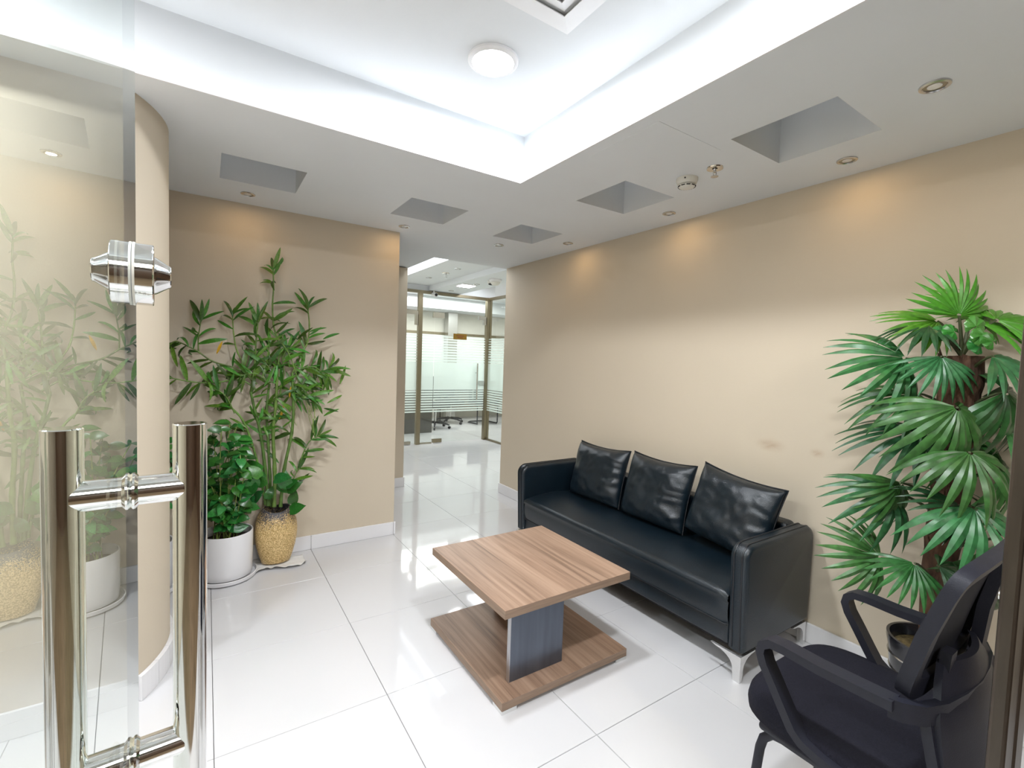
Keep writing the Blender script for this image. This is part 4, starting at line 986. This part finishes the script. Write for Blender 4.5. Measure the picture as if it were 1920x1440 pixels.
for k in range(7):   # pale aerial roots and tendrils
    px = rb.choice([478, 482, 560, 575, 590, 600, 515]); py = rb.uniform(690, 730); p = bpt(px, py, 3.38); q_ = [p]
    for i in range(8): q_.append(q_[-1] + CR*rb.uniform(-.022, .022) - CU*rb.uniform(.02, .06))
    MB().tube(q_, .0022, 5).build('tendril', M['vinestem'], bam, 60)

# white pots with trailing vines
def pot(x, y, lab_pot, lab_plant, lab_saucer, n, seed, zt_, spread, extra=True):
    t = thing('plant_pot', (x, y, 0), lab_pot, 'plant pot', 'white pots by the beige wall')
    MB().lathe([(.128, .022), (.138, .026), (.141, .05), (.144, .285), (.141, .290), (.135, .288), (.134, .24)], (x, y, 0), 48, cap=False).lathe([(0, .0225), (.13, .0225)], (x, y, 0), 48, cap=False).build('body', M['ceramic'], t, 40)
    MB().lathe([(0, .232), (.134, .232)], (x, y, 0), 36, cap=False).build('soil', M['soil'], t)
    s_ = MB().lathe([(0, .001), (.150, .001), (.163, .010), (.167, .030), (.162, .032), (.157, .014), (.147, .008), (0, .007)], (x, y, 0), 48, cap=False).build('pot_saucer', M['ceramic'], None, 40, at=(x, y, 0)); tag(s_, lab_saucer, 'saucer', 'white pot saucers')
    v = thing('pothos_plant', (x, y, .235), lab_plant, 'plant', 'trailing vines in white pots')
    r_ = random.Random(seed)
    for k in range(n):
        a = r_.uniform(0, 2*PI); rad = r_.uniform(.01, .09); base = Vector((x + rad*math.cos(a), y + rad*math.sin(a), .233))
        top = Vector((x + r_.gauss(0, spread), y + r_.uniform(-.14, .13), r_.uniform(.40, zt_))); top.y = min(top.y, YB - .06)
        mid = base.lerp(top, .5) + Vector((r_.uniform(-.06, .06), r_.uniform(-.06, .03), .05))
        cv = [(1-f)**2*base + 2*f*(1-f)*mid + f*f*top for f in [i/7 for i in range(8)]]
        if r_.random() < .5: cv += [top + Vector((r_.uniform(-.03, .03), r_.uniform(-.03, 0), -.03*i)) for i in range(1, r_.randrange(3, 6))]
        MB().tube(cv, .0028, 5).build('vine', M['vinestem'], v, 60)
        for i in range(2, len(cv)):
            for q_ in range(2 if i > 3 else 1):
                p = cv[i]; aa = r_.uniform(0, 2*PI); d_ = Vector((math.cos(aa), math.sin(aa)*.8 - .35, r_.uniform(-.5, .35)))
                L_ = r_.uniform(.05, .095); e_ = p + d_.normalized()*L_
                if e_.y > YB - .015: d_.y -= 1.2
                n_ = Vector((r_.uniform(-.5, .5), -.6 + r_.uniform(-.4, .4), r_.uniform(.2, 1.0)))
                me = r_.choice(HL); place('leaf', me, off_wall(me, frame(d_, n_, p, L_), YB - .004), v)
pot(.105, 3.285, 'round white ceramic plant pot beside the golden vase', 'bushy green pothos vine in the white pot beside the golden vase', 'white saucer under the pot next to the golden vase', 20, 5, .97, .085)
pot(-.30, 3.285, 'round white ceramic plant pot half hidden by the rounded wall end', 'green pothos vine half hidden behind the rounded wall end', 'white saucer half hidden behind the rounded wall end', 11, 9, 1.02, .10)
